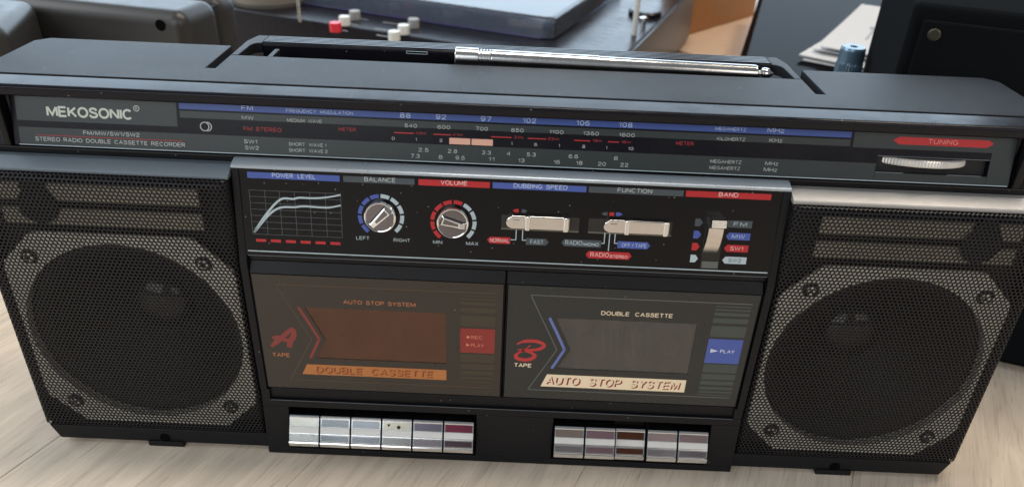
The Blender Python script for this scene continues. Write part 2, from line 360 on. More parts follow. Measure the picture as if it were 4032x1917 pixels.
# ---- hood over the tuning scale
prof = [(24.9, -112.3), (15.2, -112.75), (14.0, -113.0), (13.2, -113.6), (13.0, -114.4), (13.1, -117.0), (14.0, -117.9), (20, -118.3), (25.5, -118.3)]
bm = B(); prismx(bm, prof, -236, 236); obj('hood', bm, HOODM, radio, bevel=0.2, smooth=True)
bm = B(); boxz(bm, -236, 236, 13.4, 17.5, -146, -140.9); obj('front_rail', bm, GLOSS, radio, bevel=0.3)
for s in (-1, 1):
    bm = B(); a, b = sorted((s * 219.0, s * 222.5)); boxz(bm, a, b, 12.8, 19, -140.8, -118.0)
    obj('end_rib', bm, GLOSS, radio, bevel=0.6)
    bm = B(); a, b = sorted((s * 222.7, s * 235.8)); solid(bm, [(a, 13.4, zz(-140.6)), (b, 13.4, zz(-140.6)), (b, 17, zz(-136.2)), (a, 17, zz(-136.2))], (0, 3, -3))
    obj('end_wedge', bm, SATIN, radio, bevel=0.3)

# ---- tuning panel
T = Plane((14, -140.27), (19, -119.97))
tp = None
bm = B()
pbox(bm, T, -218, 158.8, 0, 22.6, -2.5, 0); pbox(bm, T, 207.6, 218, 0, 22.6, -2.5, 0)
pbox(bm, T, 158.8, 207.6, 11.3, 22.6, -2.5, 0); pbox(bm, T, 158.8, 207.6, 0, 4.2, -2.5, 0)
tp = obj('tuning_panel', bm, TPAN, radio)
def flat(P, pts, material, parent, name='printed_band', h=0.0, t=0.08):
    bm = B(); ppoly(bm, P, pts, h + 0.01, h + t); return obj(name, bm, material, parent)
def rect(P, x0, x1, v0, v1, material, parent, name='printed_band', h=0.0, t=0.08):
    return flat(P, [(x0, v0), (x1, v0), (x1, v1), (x0, v1)], material, parent, name, h, t)
rect(T, -215.6, -145.8, 10.8, 22.2, GREYB, tp)
flat(T, [(-215.6, 0.5), (158.6, 0.5), (158.6, 7.9), (-215.6, 7.9)], GREYB, tp)
rect(T, -144.5, 146, 18.5, 22.3, BLUE2, tp)
rect(T, -144.4, 146, 14.8, 17.7, GREYB, tp)
flat(T, [(147.2, 14.5), (207.8, 14.5), (207.8, 0.5), (217.6, 0.5), (217.6, 22.3), (147.2, 22.3)], GREYB, tp)
rect(T, 158.8, 207.6, 0.5, 3.9, GREYB, tp)
flat(T, [(164.1, 18.3), (166.8, 16.6), (204.8, 16.6), (207.7, 18.4), (205.4, 19.9), (166.8, 19.9)], RED, tp, 'printed_arrow', 0.08)
rect(T, -216, 217.4, 0.05, 0.38, LGREY, tp, 'edge_line', 0.0, 0.25)
rect(T, 158.6, 207.4, 11.15, 11.45, LINEG, tp, 'slot_edge', 0, 0.3)
rect(T, 158.8, 171, 3.95, 4.3, LINEG, tp, 'slot_edge', 0, 0.3)
rect(T, 190, 205, 3.95, 4.3, LINEG, tp, 'slot_edge', 0, 0.3)
H = 0.12
text(T, 'MEKOSONIC', -202.4, -165.0, 12.8, 17.5, WHITEB, tp, H, 0.045, 0.9)
def ring(P, cx, cv, r, w, material, parent, a0=0, a1=360, h=0.1, name='symbol_ring', n=28):
    bm = B(); pts = [(cx + r * math.cos(R(a0 + (a1 - a0) * k / n)), cv + r * math.sin(R(a0 + (a1 - a0) * k / n))) for k in range(n + 1)]
    stroke(bm, P, pts, w, h, h + 0.05); return obj(name, bm, material, parent)
ring(T, -163.1, 17.9, 1.15, 0.28, WHITEB, tp)
text(T, 'R', -163.55, -162.65, 17.3, 18.5, WHITEB, tp, H, 0.0)
text(T, 'FM/MW/SW1/SW2', -187.4, -162.8, 5.5, 7.3, WHITE, tp, H, 0.015)
rect(T, -208.2, -144.1, 4.42, 4.75, RED2, tp, 'printed_line', 0.08, 0.12)
text(T, 'STEREO  RADIO  DOUBLE  CASSETTE  RECORDER', -208.8, -143.1, 2.0, 3.8, WHITE, tp, H, 0.015)
ring(T, -134.0, 11.35, 1.85, 0.42, WHITE, tp)
ring(T, -132.9, 11.35, 1.85, 0.42, WHITE, tp, -112, 112)
text(T, 'FM', -117.5, -112.6, 19.2, 21.2, PALE, tp, H, 0.0, 1.25)
text(T, 'MW', -117.6, -112.5, 15.2, 16.8, WHITE, tp, H, 0.0)
text(T, 'FREQUENCY   MODULATION', -98.3, -69.4, 19.1, 20.5, PALE, tp, H, 0.0)
text(T, 'MEDIUM   WAVE', -98.0, -82.9, 15.0, 16.4, WHITE, tp, H, 0.0)
text(T, 'FM  STEREO', -117.1, -100.6, 10.3, 12.1, RED2, tp, 0.1, 0.015)
text(T, 'METER', -75.8, -68.2, 12.0, 13.5, RED2, tp, 0.1, 0.015)
text(T, 'METER', 70.8, 78.6, 12.2, 13.8, RED2, tp, 0.1, 0.015)
text(T, 'SW1', -117.3, -111.5, 4.8, 6.5, WHITE, tp, H, 0.01)
text(T, 'SW2', -117.0, -110.9, 2.1, 3.8, WHITE, tp, H, 0.01)
text(T, 'SHORT   WAVE 1', -97.7, -81.3, 4.6, 6.1, WHITE, tp, H, 0.0)
text(T, 'SHORT   WAVE 2', -97.7, -80.8, 1.9, 3.4, WHITE, tp, H, 0.0)
for s, x0, x1 in (('88', -49.1, -44.5), ('92', -33.6, -29.1), ('97', -14.2, -9.6), ('102', 4.0, 9.7), ('106', 27.1, 32.8), ('108', 45.4, 51.3)):
    text(T, s, x0, x1, 18.85, 20.95, PALE, tp, H, 0.005, 1.1)
for s, x0, x1 in (('540', -47.1, -41.7), ('600', -32.9, -27.3), ('700', -16.3, -11.0), ('850', -0.9, 4.5), ('1100', 15.6, 21.8), ('1350', 30.3, 37.1), ('1600', 45.8, 52.7)):
    text(T, s, x0, x1, 14.75, 16.35, WHITE, tp, H, 0.01)
for x0, x1, s, a, b in ((-51.7, -43.1, '49m', -42.4, -37.8), (-34.6, -26.9, '41m', -26.4, -21.9), (-9.5, -0.6, '31m', 0.4, 4.4), (6.4, 14.4, '25m', 15.1, 19.9), (26.5, 33.6, '19m', 34.4, 38.5), (41.3, 46.1, '16m', 46.9, 51.1)):
    rect(T, x0, x1, 12.05, 12.5, RED, tp, 'printed_line', 0.0, 0.1)
    text(T, s, a, b, 11.9, 13.1, RED2, tp, 0.1, 0.02, 1.0, 0.2)
for s, x, w in (('0', -52, 1.3), ('1', -42, 0.5), ('2', -31.2, 1.3), ('1', -0.4, 0.5), ('6', 10, 1.3), ('1', 20.3, 0.5), ('8', 30.9, 1.3), ('1', 40.9, 0.5), ('10', 51.4, 2.4)):
    text(T, s, x - w / 2, x + w / 2, 9.0, 10.4, WHITE, tp, 0.1, 0.01)
for x0, x1 in ((-27.6, -18.4), (-17.9, -8.6)):
    bm = B(); pbox(bm, T, x0, x1, 8.3, 11.1, 0.02, 0.35); obj('meter_cell', bm, PINKL, tp, bevel=0.25)
for s, x, w in (('2.5', -38.8, 4.4), ('2.8', -26.1, 4.1), ('3.3', -11.3, 4.0), ('4', -1.6, 1.6), ('5.3', 8.3, 4.0), ('6.6', 26.7, 4.1), ('8', 45.3, 1.7)):
    text(T, s, x - w / 2, x + w / 2, 4.4, 6.1, WHITE, tp, H, 0.005)
for s, x, w in (('7.3', -42.4, 4.0), ('8', -31.3, 1.7), ('9.5', -22.7, 4.1), ('11', -9.0, 2.6), ('13', 4.1, 2.8), ('16', 19.6, 2.8), ('18', 29.5, 2.8), ('20', 39.4, 3.5), ('22', 49.2, 3.5)):
    text(T, s, x - w / 2, x + w / 2, 1.6, 3.3, WHITE, tp, H, 0.005)
text(T, 'MEGAHERTZ', 87.1, 100.4, 19.3, 20.7, PALE, tp, H, 0.0)
text(T, 'KILOHERTZ', 88.3, 100.5, 15.0, 16.4, WHITE, tp, H, 0.0)
text(T, 'MEGAHERTZ', 86.5, 100.1, 5.0, 6.5, WHITE, tp, H, 0.0)
text(T, 'MEGAHERTZ', 86.5, 99.8, 2.2, 3.7, WHITE, tp, H, 0.0)
text(T, 'MHz', 109.6, 116.9, 19.3, 21.4, PALE, tp, H, 0.0)
text(T, 'KHz', 111.0, 116.6, 15.1, 16.9, WHITE, tp, H, 0.0)
text(T, 'MHz', 110.5, 116.2, 5.0, 6.7, WHITE, tp, H, 0.0)
text(T, 'MHz', 110.2, 116.1, 2.2, 4.0, WHITE, tp, H, 0.0)
text(T, 'TUNING', 179.3, 192.3, 17.3, 19.4, mat('print_salmon', srgb(222, 140, 130), 0.5), tp, 0.2, 0.0)
# tuning wheel: a knurled disc set edgewise in the slot
bm = B(); n = 220; Rw = 23.0; prof = [(0, -1.55, 0), (Rw - 0.6, -1.55, 0), (Rw, -1.0, 1), (Rw, 1.0, 1), (Rw - 0.6, 1.55, 0), (Rw - 3, 1.55, 0), (Rw - 3.6, 1.2, 0), (0.01, 1.2, 0)]
Mw = Matrix(((1, 0, 0, 180.5), (0, T.n.y, T.d.y, 0), (0, T.n.z, T.d.z, 0), (0, 0, 0, 1)))
cw = T(0, 9.2, -16.6); Mw[1][3] = cw.y; Mw[2][3] = cw.z
rings = []
for r, h, k in prof:
    rings.append([bm.verts.new(Mw @ Vector(((r - (0.32 if (k and q % 2) else 0)) * math.sin(2 * math.pi * q / n), (r - (0.32 if (k and q % 2) else 0)) * math.cos(2 * math.pi * q / n), h))) for q in range(n)])
for a, b in zip(rings, rings[1:]):
    for q in range(n): bm.faces.new((a[q], a[(q + 1) % n], b[(q + 1) % n], b[q]))
obj('tuning_wheel', bm, mat('wheel_silver', (0.66, 0.64, 0.60), 0.3, metal=0.35, rvar=0.05), radio)
bm = B(); pbox(bm, T, 158.9, 207.5, 3.8, 11.8, -6.2, -2.6); obj('slot_back', bm, DARK, radio)

# ---- centre block, ledge, control panel
Cp = Plane((0.5, -181.3), (6.5, -142.2))
bm = B()
prismx(bm, [(17.4, -142.9), (7.6, -142.9), (2.2, -184.6), (2.2, -187.2), (6.2, -187.2), (6.2, -262), (17.4, -262)], -117.9, 117.9)
for s in (-1, 1):
    a, b = sorted((s * 118.1, s * 121.5))
    prismx(bm, [(17.4, -142.9), (6.5, -142.9), (0.3, -184), (-0.5, -187), (-0.5, -262), (17.4, -262)], a, b)
obj('centre_frame', bm, SATIN, radio, bevel=0.35)
bm = B(); prismx(bm, [(13.3, -141.2), (11.6, -140.9), (7.0, -142.1), (6.3, -142.5), (6.3, -143.5), (13.3, -143.5)], -121.4, 121.4)
obj('control_ledge', bm, mat('ledge_silver', (0.36, 0.42, 0.48), 0.32, metal=0.4, bump=0.12, bscale=500, rvar=0.08, var=0.10, vscale=40), radio, bevel=0.15)
bm = B(); pbox(bm, Cp, -118.0, 118.0, -2.4, 38.4, -1.2, 0); cp = obj('control_panel', bm, GLOSS, radio, bevel=0.25)
rect(Cp, -117, 117, -0.25, 0.2, LGREY, cp, 'trim_line', 0, 0.3)
rect(Cp, -117.2, 117.2, -2.3, -2.05, LINEG, cp, 'trim_line', 0, 0.25)
for x0, x1, m, s, a, b, tm in ((-114.4, -74.3, BLUE, 'POWER   LEVEL', -103.6, -84.7, PALE), (-72.7, -41.8, GREY2, 'BALANCE', -63.6, -50, WHITE), (-40.1, -9.1, RED, 'VOLUME', -30.4, -18.8, mat('print_pinkish', srgb(226, 186, 184), 0.5)),
                               (-7.9, 32.8, BLUE, 'DUBBING  SPEED', 1.2, 24.6, PALE), (33.8, 75, GREY2, 'FUNCTION', 46.3, 61.3, WHITE), (76, 113, RED, 'BAND', 90.2, 98.7, MATS['print_pinkish'])):
    rect(Cp, x0, x1, 34.1, 36.8, m, cp, 'heading_bar')
    text(Cp, s, a, b, 34.8, 36.8, tm, cp, 0.14, 0.012)
# power level graph
for k in range(8):
    v = 28.6 - k * 2.93; rect(Cp, -114.2, -74.2, v - 0.07, v + 0.07, LINEG, cp, 'grid_line', 0, 0.04)
for x in (-114.2, -107.4, -101, -94.4, -87.7, -80.9, -74.2): rect(Cp, x - 0.07, x + 0.07, 8.0, 28.7, LINEG, cp, 'grid_line', 0, 0.05)
c1 = smooth_line([(-113.5, 8.9), (-107.5, 17.6), (-100.8, 24.8), (-95.1, 25.3), (-92.4, 26.0), (-87.9, 26.0), (-83.1, 26.3), (-78.3, 27.1), (-74.2, 28.1)], 4)
c2 = smooth_line([(-113.5, 8.9), (-106.6, 17.2), (-101.1, 21.0), (-94.8, 21.5), (-90.5, 22.1), (-81.9, 21.9), (-78.5, 22.2), (-74.3, 23.3)], 4)
for c in (c1, c2):
    bm = B(); n = len(c); stroke(bm, Cp, c, [1.0 - 0.35 * k / n for k in range(n)], 0.05, 0.12); obj('graph_curve', bm, LGREY, cp)
for k in range(6):
    x = -113.0 + k * 6.66; rect(Cp, x, x + 4.5, 4.5, 5.8, RED, cp, 'level_mark')

def scale_ring(cx, cv, mats):
    n = 10
    for k in range(n):
        a0 = 232 - k * 28.4; a1 = a0 - 23.5
        bm = B(); pts = [(cx + 9.35 * math.cos(R(a0 + (a1 - a0) * q / 6)), cv + 9.35 * math.sin(R(a0 + (a1 - a0) * q / 6))) for q in range(7)]
        stroke(bm, Cp, pts, 1.75, 0.01, 0.08); obj('scale_segment', bm, mats[k], cp)
def knob(cx, cv, bar_ang, name):
    M = Cp.M(cx, cv, 0)
    bm = B(); lathe(bm, [(7.1, -0.8), (7.1, 2.2), (6.95, 2.9), (6.6, 3.15), (6.25, 3.05), (6.15, 2.75), (0.02, 2.75)], M, 48)
    k = obj(name, bm, CHROME, radio, smooth=True)
    bm = B(); lathe(bm, [(6.12, 2.74), (6.1, 2.84), (0.02, 2.84)], M, 40); obj('knob_face', bm, mat('dark_reflection_chrome', (0.17, 0.155, 0.165), 0.16, metal=1.0, rvar=0.06, var=0.2, vscale=200), k, smooth=True)  # dark tint stands in for the dark room mirrored in the face
    A = M @ Matrix.Rotation(R(bar_ang), 4, 'Z')
    # raised wedge pointer: ridge line across the face, broad at one end
    bm = B()
    lo = [(-6.0, -1.9), (5.7, -2.7), (6.1, 2.6), (-6.0, 1.7)]; hi = [(-5.3, -1.3), (4.6, -2.0), (4.9, 1.6), (-5.3, 0.8)]
    l = [bm.verts.new(A @ Vector((x, y, 2.7))) for x, y in lo]; h = [bm.verts.new(A @ Vector((x, y, 4.3))) for x, y in hi]
    bm.faces.new(h); bm.faces.new(l[::-1])
    for q in range(4): bm.faces.new((l[q], l[(q + 1) % 4], h[(q + 1) % 4], h[q]))
    obj('pointer', bm, CHROME, k, bevel=0.22)
    bm = B(); solid(bm, [A @ Vector((x, y, 4.31)) for x, y in ((-2.6, -0.75), (4.0, -1.4), (4.2, 1.05), (-2.6, 0.35))], Cp.n * 0.06)
    obj('pointer_inlay', bm, MATS['dark_reflection_chrome'], k)
    bm = B()
    for yy in (-0.75, -0.15, 0.45):
        v = [A @ Vector((x, y, 4.32)) for x, y in ((-5.0, yy), (-3.2, yy), (-3.2, yy + 0.3), (-5.0, yy + 0.3))]
        solid(bm, v, Cp.n * 0.25)
    obj('pointer_notch', bm, CHROME, k)
scale_ring(-56.7, 19.0, [BLUE] * 5 + [LGREY] * 5)
scale_ring(-24.7, 17.7, [RED] * 6 + [LGREY] * 4)
knob(-56.7, 19.4, 46, 'balance_knob')
knob(-24.8, 18.1, 166, 'volume_knob')
text(Cp, 'LEFT', -68.0, -62.1, 7.5, 9.2, LGREY, cp, 0.1, 0.0); text(Cp, 'RIGHT', -51.3, -43.9, 7.3, 8.9, LGREY, cp, 0.1, 0.0)
text(Cp, 'MIN', -33.7, -29.6, 7.1, 8.8, LGREY, cp, 0.1, 0.0); text(Cp, 'MAX', -18.9, -13.5, 7.1, 8.8, LGREY, cp, 0.1, 0.0)

def slider(x0, x1, s0, s1, rr):
    rect(Cp, s0, s1, 16.0, 22.2, mat('slot_dark', (0.012, 0.011, 0.009), 0.5), cp, 'slider_slot', 0, 0.03)
    rect(Cp, s0, s1, 15.3, 16.0, mat('slot_lip', (0.10, 0.10, 0.085), 0.4), cp, 'slot_lip', 0, 0.05)
    a, b = 16.6, 22.7
    bm = B(); ppoly(bm, Cp, [(x0, a + 2.2), (x0 + 0.6, a + 1.0), (x0 + 2.4, a), (x1, a), (x1, b), (x0 + 2.4, b), (x0 + 0.6, b - 1.4), (x0, b - 2.8)], 0.0, 2.4)
    k = obj('slide_switch', bm, SLIDE, radio, bevel=0.7, seg=3, smooth=True)
    for r in rr:
        bm = B(); pbox(bm, Cp, r, r + 2.3, a - 0.35, b + 0.1, 1.2, 3.7); obj('switch_ridge', bm, CHROME, k, bevel=0.6, seg=3, smooth=True)
    bm = B(); ppoly(bm, Cp, [(x0 + 2.6, 21.0), (x0 + 6.2, 21.0), (x0 + 4.4, 17.8)], 2.3, 2.75); obj('arrow_mark', bm, SLIDE, k, bevel=0.2)
slider(-1.5, 26.4, -3.5, 30.8, (6.8, 23.6)); slider(41.4, 70.3, 34.9, 71.8, (50.4, 67.4))
def arrow_tag(x0, x1, v0, v1, m, left=0, right=0, name='printed_tag'):
    vm = (v0 + v1) / 2; e = 1.3; p = [(x0 + (e if left else 0), v0)]
    p += [(x1 - (e if right else 0), v0)] + ([(x1, vm)] if right else []) + [(x1 - (e if right else 0), v1)] + [(x0 + (e if left else 0), v1)] + ([(x0, vm)] if left else [])
    return flat(Cp, p, m, cp, name)
arrow_tag(1.2, 3.9, 23.5, 25.1, RED, 1); arrow_tag(5.2, 7.8, 23.5, 25.1, GREY2, 0, 1)
arrow_tag(40.2, 42.9, 23.8, 25.4, GREY2, 1); rect(Cp, 43.7, 45.8, 23.8, 25.4, RED, cp, 'printed_tag'); arrow_tag(46.6, 49.5, 23.9, 25.5, BLUE, 0, 1)
arrow_tag(-9.6, 0.7, 8.5, 11.6, RED, 1); text(Cp, 'NORMAL', -8.3, 0.3, 9.1, 11.0, MATS['print_pinkish'], cp, 0.12, 0.0)
arrow_tag(7.7, 17.9, 8.5, 11.7, GREY2, 0, 1); text(Cp, 'FAST', 9.6, 15.6, 9.1, 11.0, LGREY, cp, 0.12, 0.0)
arrow_tag(23.5, 41.2, 8.6, 12.0, GREY2, 1); text(Cp, 'RADIO', 25.2, 32.9, 9.4, 11.5, LGREY, cp, 0.12, 0.0); text(Cp, 'MONO', 33.4, 40.3, 9.2, 10.8, LGREY, cp, 0.12, 0.03)
arrow_tag(34.7, 55.3, 3.4, 6.8, RED, 1, 1); text(Cp, 'RADIO', 36.8, 45.2, 4.2, 6.3, MATS['print_pinkish'], cp, 0.12, 0.0); text(Cp, 'STEREO', 45.6, 53.6, 4.0, 5.4, MATS['print_pinkish'], cp, 0.12, 0.03)
arrow_tag(48.5, 63.1, 8.8, 12.1, BLUE, 0, 1); text(Cp, 'OFF / TAPE', 50.4, 61.6, 9.5, 11.3, PALE, cp, 0.12, -0.005)
def wire(pts):
    bm = B(); stroke(bm, Cp, pts, 0.42, 0.01, 0.07); obj('printed_line', bm, LGREY, cp)
for p in (((3.2, 15.4), (3.2, 10.6)), ((3.4, 10.6), (0.9, 10.6)), ((6.1, 15.4), (6.1, 10.6)), ((5.9, 10.6), (7.8, 10.6)), ((42.5, 15.8), (42.5, 10.7)), ((42.7, 10.7), (41.3, 10.7)), ((44.7, 15.4), (44.7, 7.2)), ((47.1, 15.4), (47.1, 11.0)), ((46.9, 11.0), (48.5, 11.0))): wire(p)
for i, (m, s, tm) in enumerate(((GREY2, 'FM', LGREY), (BLUE, 'MW', PALE), (RED, 'SW1', MATS['print_pinkish']), (LGREY, 'SW2', GREY2))):
    v = 20.9 - i * 5.72
    arrow_tag(81.6, 85.05, v - 0.2, v + 3.4, m, 0, 1)
    arrow_tag(95.9, 106.7, v - 0.15, v + 3.2, m, 0 if i == 0 else 1, 0)
    text(Cp, s, 98.6, 104.4, v + 0.6, v + 2.5, tm, cp, 0.12, 0.0, 1.3 if i == 0 else 1.0)
rect(Cp, 86.4, 94.6, 0.6, 25.4, mat('lever_slot', (0.006, 0.006, 0.006), 0.3), cp, 'lever_slot', 0, 0.04)
# band lever: ribbed finger tab on a curved chrome skirt
bm = B(); arc = [(8.6 + 13.4 * k / 10, 5.6 * math.sin(math.pi / 2 * k / 10) ** 0.9) for k in range(11)]
top = [bm.verts.new(Cp(86.6, v, h + 0.1)) for v, h in arc] + [bm.verts.new(Cp(86.6, 22.4, 0.1))]
bot = [bm.verts.new(Cp(93.0, v, h + 0.1)) for v, h in arc] + [bm.verts.new(Cp(93.0, 22.4, 0.1))]
bm.faces.new(top); bm.faces.new(bot[::-1])
for k in range(len(top)): bm.faces.new((top[k], top[(k + 1) % len(top)], bot[(k + 1) % len(top)], bot[k]))
lev = obj('band_lever', bm, SLIDE, radio, smooth=True)
bm = B()
for k in range(4): pbox(bm, Cp, 87.4, 93.8, 22.5 + k * 0.85, 23.2 + k * 0.85, 0.1, 6.6 - 0.1 * k)
obj('lever_rib', bm, CHROME, lev, bevel=0.12)
bm = B(); pbox(bm, Cp, 86.9, 94.2, 1.2, 4.4, 0.05, 0.5); obj('lever_stop', bm, mat('lever_grey', (0.10, 0.115, 0.11), 0.3), cp)

# ---- cassette doors
D = Plane((0, -262), (0, -180))       # v measured up from z=-262, h towards the viewer
def vz(z): return z + 262
def pane_material(name, col, opac):
    m = bpy.data.materials.new(name); m.use_nodes = True; nt = m.node_tree; N = nt.nodes; L = nt.links
    p = N['Principled BSDF']; p.inputs['Roughness'].default_value = 0.22
    tc = N.new('ShaderNodeTexCoord'); mp = N.new('ShaderNodeMapping'); mp.inputs['Scale'].default_value = (60, 1, 22); mp.inputs['Rotation'].default_value = (0, 0.6, 0)
    L.new(tc.outputs['Object'], mp.inputs[0]); n = N.new('ShaderNodeTexNoise'); n.inputs['Scale'].default_value = 2.2; n.inputs['Detail'].default_value = 7
    L.new(mp.outputs[0], n.inputs['Vector'])
    r = N.new('ShaderNodeValToRGB'); r.color_ramp.elements[0].color = (*[c * 0.9 for c in col], 1); r.color_ramp.elements[1].color = (*[c * 1.14 for c in col], 1)
    r.color_ramp.elements[0].position = 0.35; r.color_ramp.elements[1].position = 0.7
    L.new(n.outputs['Fac'], r.inputs[0]); L.new(r.outputs[0], p.inputs['Base Color'])
    t = N.new('ShaderNodeBsdfTransparent'); t.inputs[0].default_value = (*[min(1, c * 6) for c in col], 1)
    mx = N.new('ShaderNodeMixShader'); mx.inputs[0].default_value = opac
    L.new(t.outputs[0], mx.inputs[1]); L.new(p.outputs[0], mx.inputs[2]); L.new(mx.outputs[0], N['Material Output'].inputs[0])
    return m
DOORA = mat('door_smoked_brown', srgb(45, 40, 36), 0.30, var=0.07, vscale=40, specks=0.03, rvar=0.06)
DOORB = mat('door_charcoal', srgb(33, 37, 39), 0.30, var=0.06, vscale=40, specks=0.03, rvar=0.06)
PANEA = pane_material('pane_brown', srgb(98, 66, 50), 0.66); PANEB = pane_material('pane_grey', srgb(98, 96, 92), 0.56)
def door(xo, A):
    """xo = x of the door's left edge"""
    w = 117.2; base = DOORA if A else DOORB
    bm = B(); prismx(bm, [(0.15, -193.2), (2.8, -187.7), (5.8, -187.7), (5.8, -193.2)], xo, xo + w)
    prismx(bm, [(0.25, -260.4), (0.25, -260.9), (5.8, -260.9), (5.8, -260.4)], xo, xo + w)
    for a in (xo, xo + w - 0.5): boxz(bm, a, a + 0.5, 0.25, 5.8, -260.35, -193.25)
    d = obj('cassette_door', bm, SATIN, radio, bevel=0.15, seg=1)
    d['label'] = 'brown smoked cassette door with amber lettering' if A else 'charcoal cassette door with cream lettering'
    X = lambda x: xo + x
    x0, x1 = X(0.7), X(w - 0.7); zt, zb = vz(-193.4), vz(-260.2); wt, wb, wm = vz(-210.8), vz(-240.9), vz(-229.3)
    wl, wr, tipx, wbl = X(23.4), X(90.0), X(31.6), X(26.0)
    bm = B()
    ppoly(bm, D, [(x0, wt), (x1, wt), (x1, zt), (x0, zt)], -4, 0.15); ppoly(bm, D, [(x0, zb), (x1, zb), (x1, wb), (x0, wb)], -4, 0.15)
    ppoly(bm, D, [(x0, wb), (wbl, wb), (tipx, wm), (wl, wt), (x0, wt)], -4, 0.15); ppoly(bm, D, [(wr, wb), (x1, wb), (x1, wt), (wr, wt)], -4, 0.15)
    obj('door_plate', bm, base, d)
    bm = B(); ppoly(bm, D, [(wbl, wb), (wr, wb), (wr, wt), (wl, wt), (tipx, wm)], -0.7, -0.15)
    obj('window_pane', bm, PANEA if A else PANEB, d)
    # mechanism behind the pane: two hubs and a ribbed pressure block
    bm = B()
    for hx in (40, 80): lathe(bm, [(5.2, 0), (5.2, 2.0), (4.2, 2.4), (2.2, 2.4), (2.0, 1.0), (0.02, 1.0)], D.M(X(hx), vz(-228), -6), 20)
    obj('reel_hub', bm, mat('hub_grey', (0.34, 0.34, 0.36), 0.4), d)
    bm = B()
    for k in range(8):
        x = X(44 + k * 3.6); ppoly(bm, D, [(x, vz(-232)), (x + 0.7, vz(-232)), (x - 1.1, vz(-217)), (x - 1.8, vz(-217))], -4.6, -1.1)
    obj('pressure_spring', bm, mat('spring_blue', srgb(170, 180, 230), 0.35), d)
    h = 0.16; ln = mat('line_brown', srgb(78, 62, 48), 0.5) if A else mat('line_grey', srgb(88, 92, 90), 0.5)
    def L_(pts, wd=0.5, m=ln):
        bm = B(); stroke(bm, D, [(X(x), vz(z)) for x, z in pts], wd, h, h + 0.07); obj('frame_line', bm, m, d)
    L_([(11.2, -198.4), (113.6, -198.4)]); L_([(11.2, -198.4), (25.2, -229.4)]); L_([(25.2, -229.4), (12.4, -254.8)]); L_([(12.4, -254.8), (112.8, -254.8)])
    cm_ = MATS['script_dull_red'] if A else mat('chevron_blue', srgb(96, 112, 176), 0.4)
    L_([(20.6, -210.8), (24.9, -220), (28.9, -229.2)], 1.35, cm_); L_([(28.9, -229.0), (25.8, -235.8), (23.4, -240.9)], 1.35, cm_)
    tm = AMBERD if A else CREAM
    text(D, 'AUTO  STOP  SYSTEM' if A else 'DOUBLE   CASSETTE', X(42.0 if A else 44.4), X(75.8 if A else 77.9), vz(-207.9), vz(-205.6), tm, d, h + 0.06, 0.02)
    text(D, 'TAPE', X(5.0), X(13.6), vz(-240.9), vz(-238.5), tm, d, h + 0.06, 0.03)
    bar = AMBER if A else CREAM; bz0, bz1 = (-251.1, -244.8) if A else (-252.4, -244.7)
    flat(D, [(X(18.6), vz(bz0)), (X(89.9), vz(bz0)), (X(89.9), vz(bz1)), (X(21.4), vz(bz1))], bar, d, 'title_bar', h)
    s = 'DOUBLE   CASSETTE' if A else 'AUTO   STOP   SYSTEM'
    a, b = (X(25.8), X(83.6)) if A else (X(21.4), X(87.2)); t0, t1 = (bz0 + 0.9, bz1 - 1.2) if A else (bz0 + 1.1, bz1 - 1.5)
    text(D, s, a, b, vz(t0), vz(t1), BROWNT if A else MAROON, d, h + 0.10, 0.03, 1.15, 0.12)
    text(D, s, a - 0.65, b - 0.65, vz(t0) + 0.55, vz(t1) + 0.55, bar, d, h + 0.14, 0.012, 1.15, 0.12)
    # ladder of bars with the function box
    lad = mat('ladder_brown', srgb(60, 51, 40), 0.5) if A else mat('ladder_grey', srgb(62, 70, 68), 0.5)
    for za, zb_ in ((-200.6, -199.9), (-202.6, -201.6), (-205.4, -203.6), (-209.6, -206.8), (-217.6, -211.2), (-239.2, -234.0), (-243.6, -240.0), (-246.9, -244.4), (-249.9, -248.0), (-252.0, -250.8), (-253.6, -252.9)):
        rect(D, X(96.8), X(113.2), vz(za), vz(zb_), lad, d, 'ladder_bar', h, 0.06)
    bx = mat('box_red', srgb(134, 42, 38), 0.45) if A else BLUE
    rect(D, X(96.7), X(113.2), vz(-233.4), vz(-218.9), bx, d, 'function_box', h, 0.07)
    if A:
        lt = mat('print_box_text', srgb(214, 130, 104), 0.5)
        text(D, 'REC', X(101.8), X(107.3), vz(-225.0), vz(-223.1), lt, d, h + 0.12, 0.0); text(D, 'PLAY', X(101.8), X(108.1), vz(-229.7), vz(-227.8), lt, d, h + 0.12, 0.0)
        bm = B(); ppoly(bm, D, [(X(100.4) + 0.75 * math.cos(q * 0.7), vz(-224.0) + 0.75 * math.sin(q * 0.7)) for q in range(9)], h + 0.08, h + 0.14); obj('record_mark', bm, lt, d)
        bm = B(); ppoly(bm, D, [(X(99.6), vz(-229.6)), (X(101.3), vz(-228.7)), (X(99.6), vz(-227.8))], h + 0.08, h + 0.14); obj('play_mark', bm, lt, d)
        pts = [[(5.0, -234.8), (8.0, -231.8), (11.6, -228.2), (15.4, -224.4), (17.2, -223.4)], [(17.2, -223.6), (16.8, -227.6), (14.6, -231.6), (13.8, -234.8)], [(6.2, -229.4), (9.2, -228.9), (12.0, -230.4), (15.2, -230.6), (17.4, -229.4)]]
        ws = [[1.5, 2.8, 2.5, 2.2, 2.0], [2.0, 2.9, 2.7, 2.4], [1.6, 2.6, 2.4, 2.1, 0.7]]
    else:
        text(D, 'PLAY', X(103.2), X(110.2), vz(-227.0), vz(-225.0), mat('print_box_white', srgb(200, 205, 225), 0.5), d, h + 0.12, 0.02)
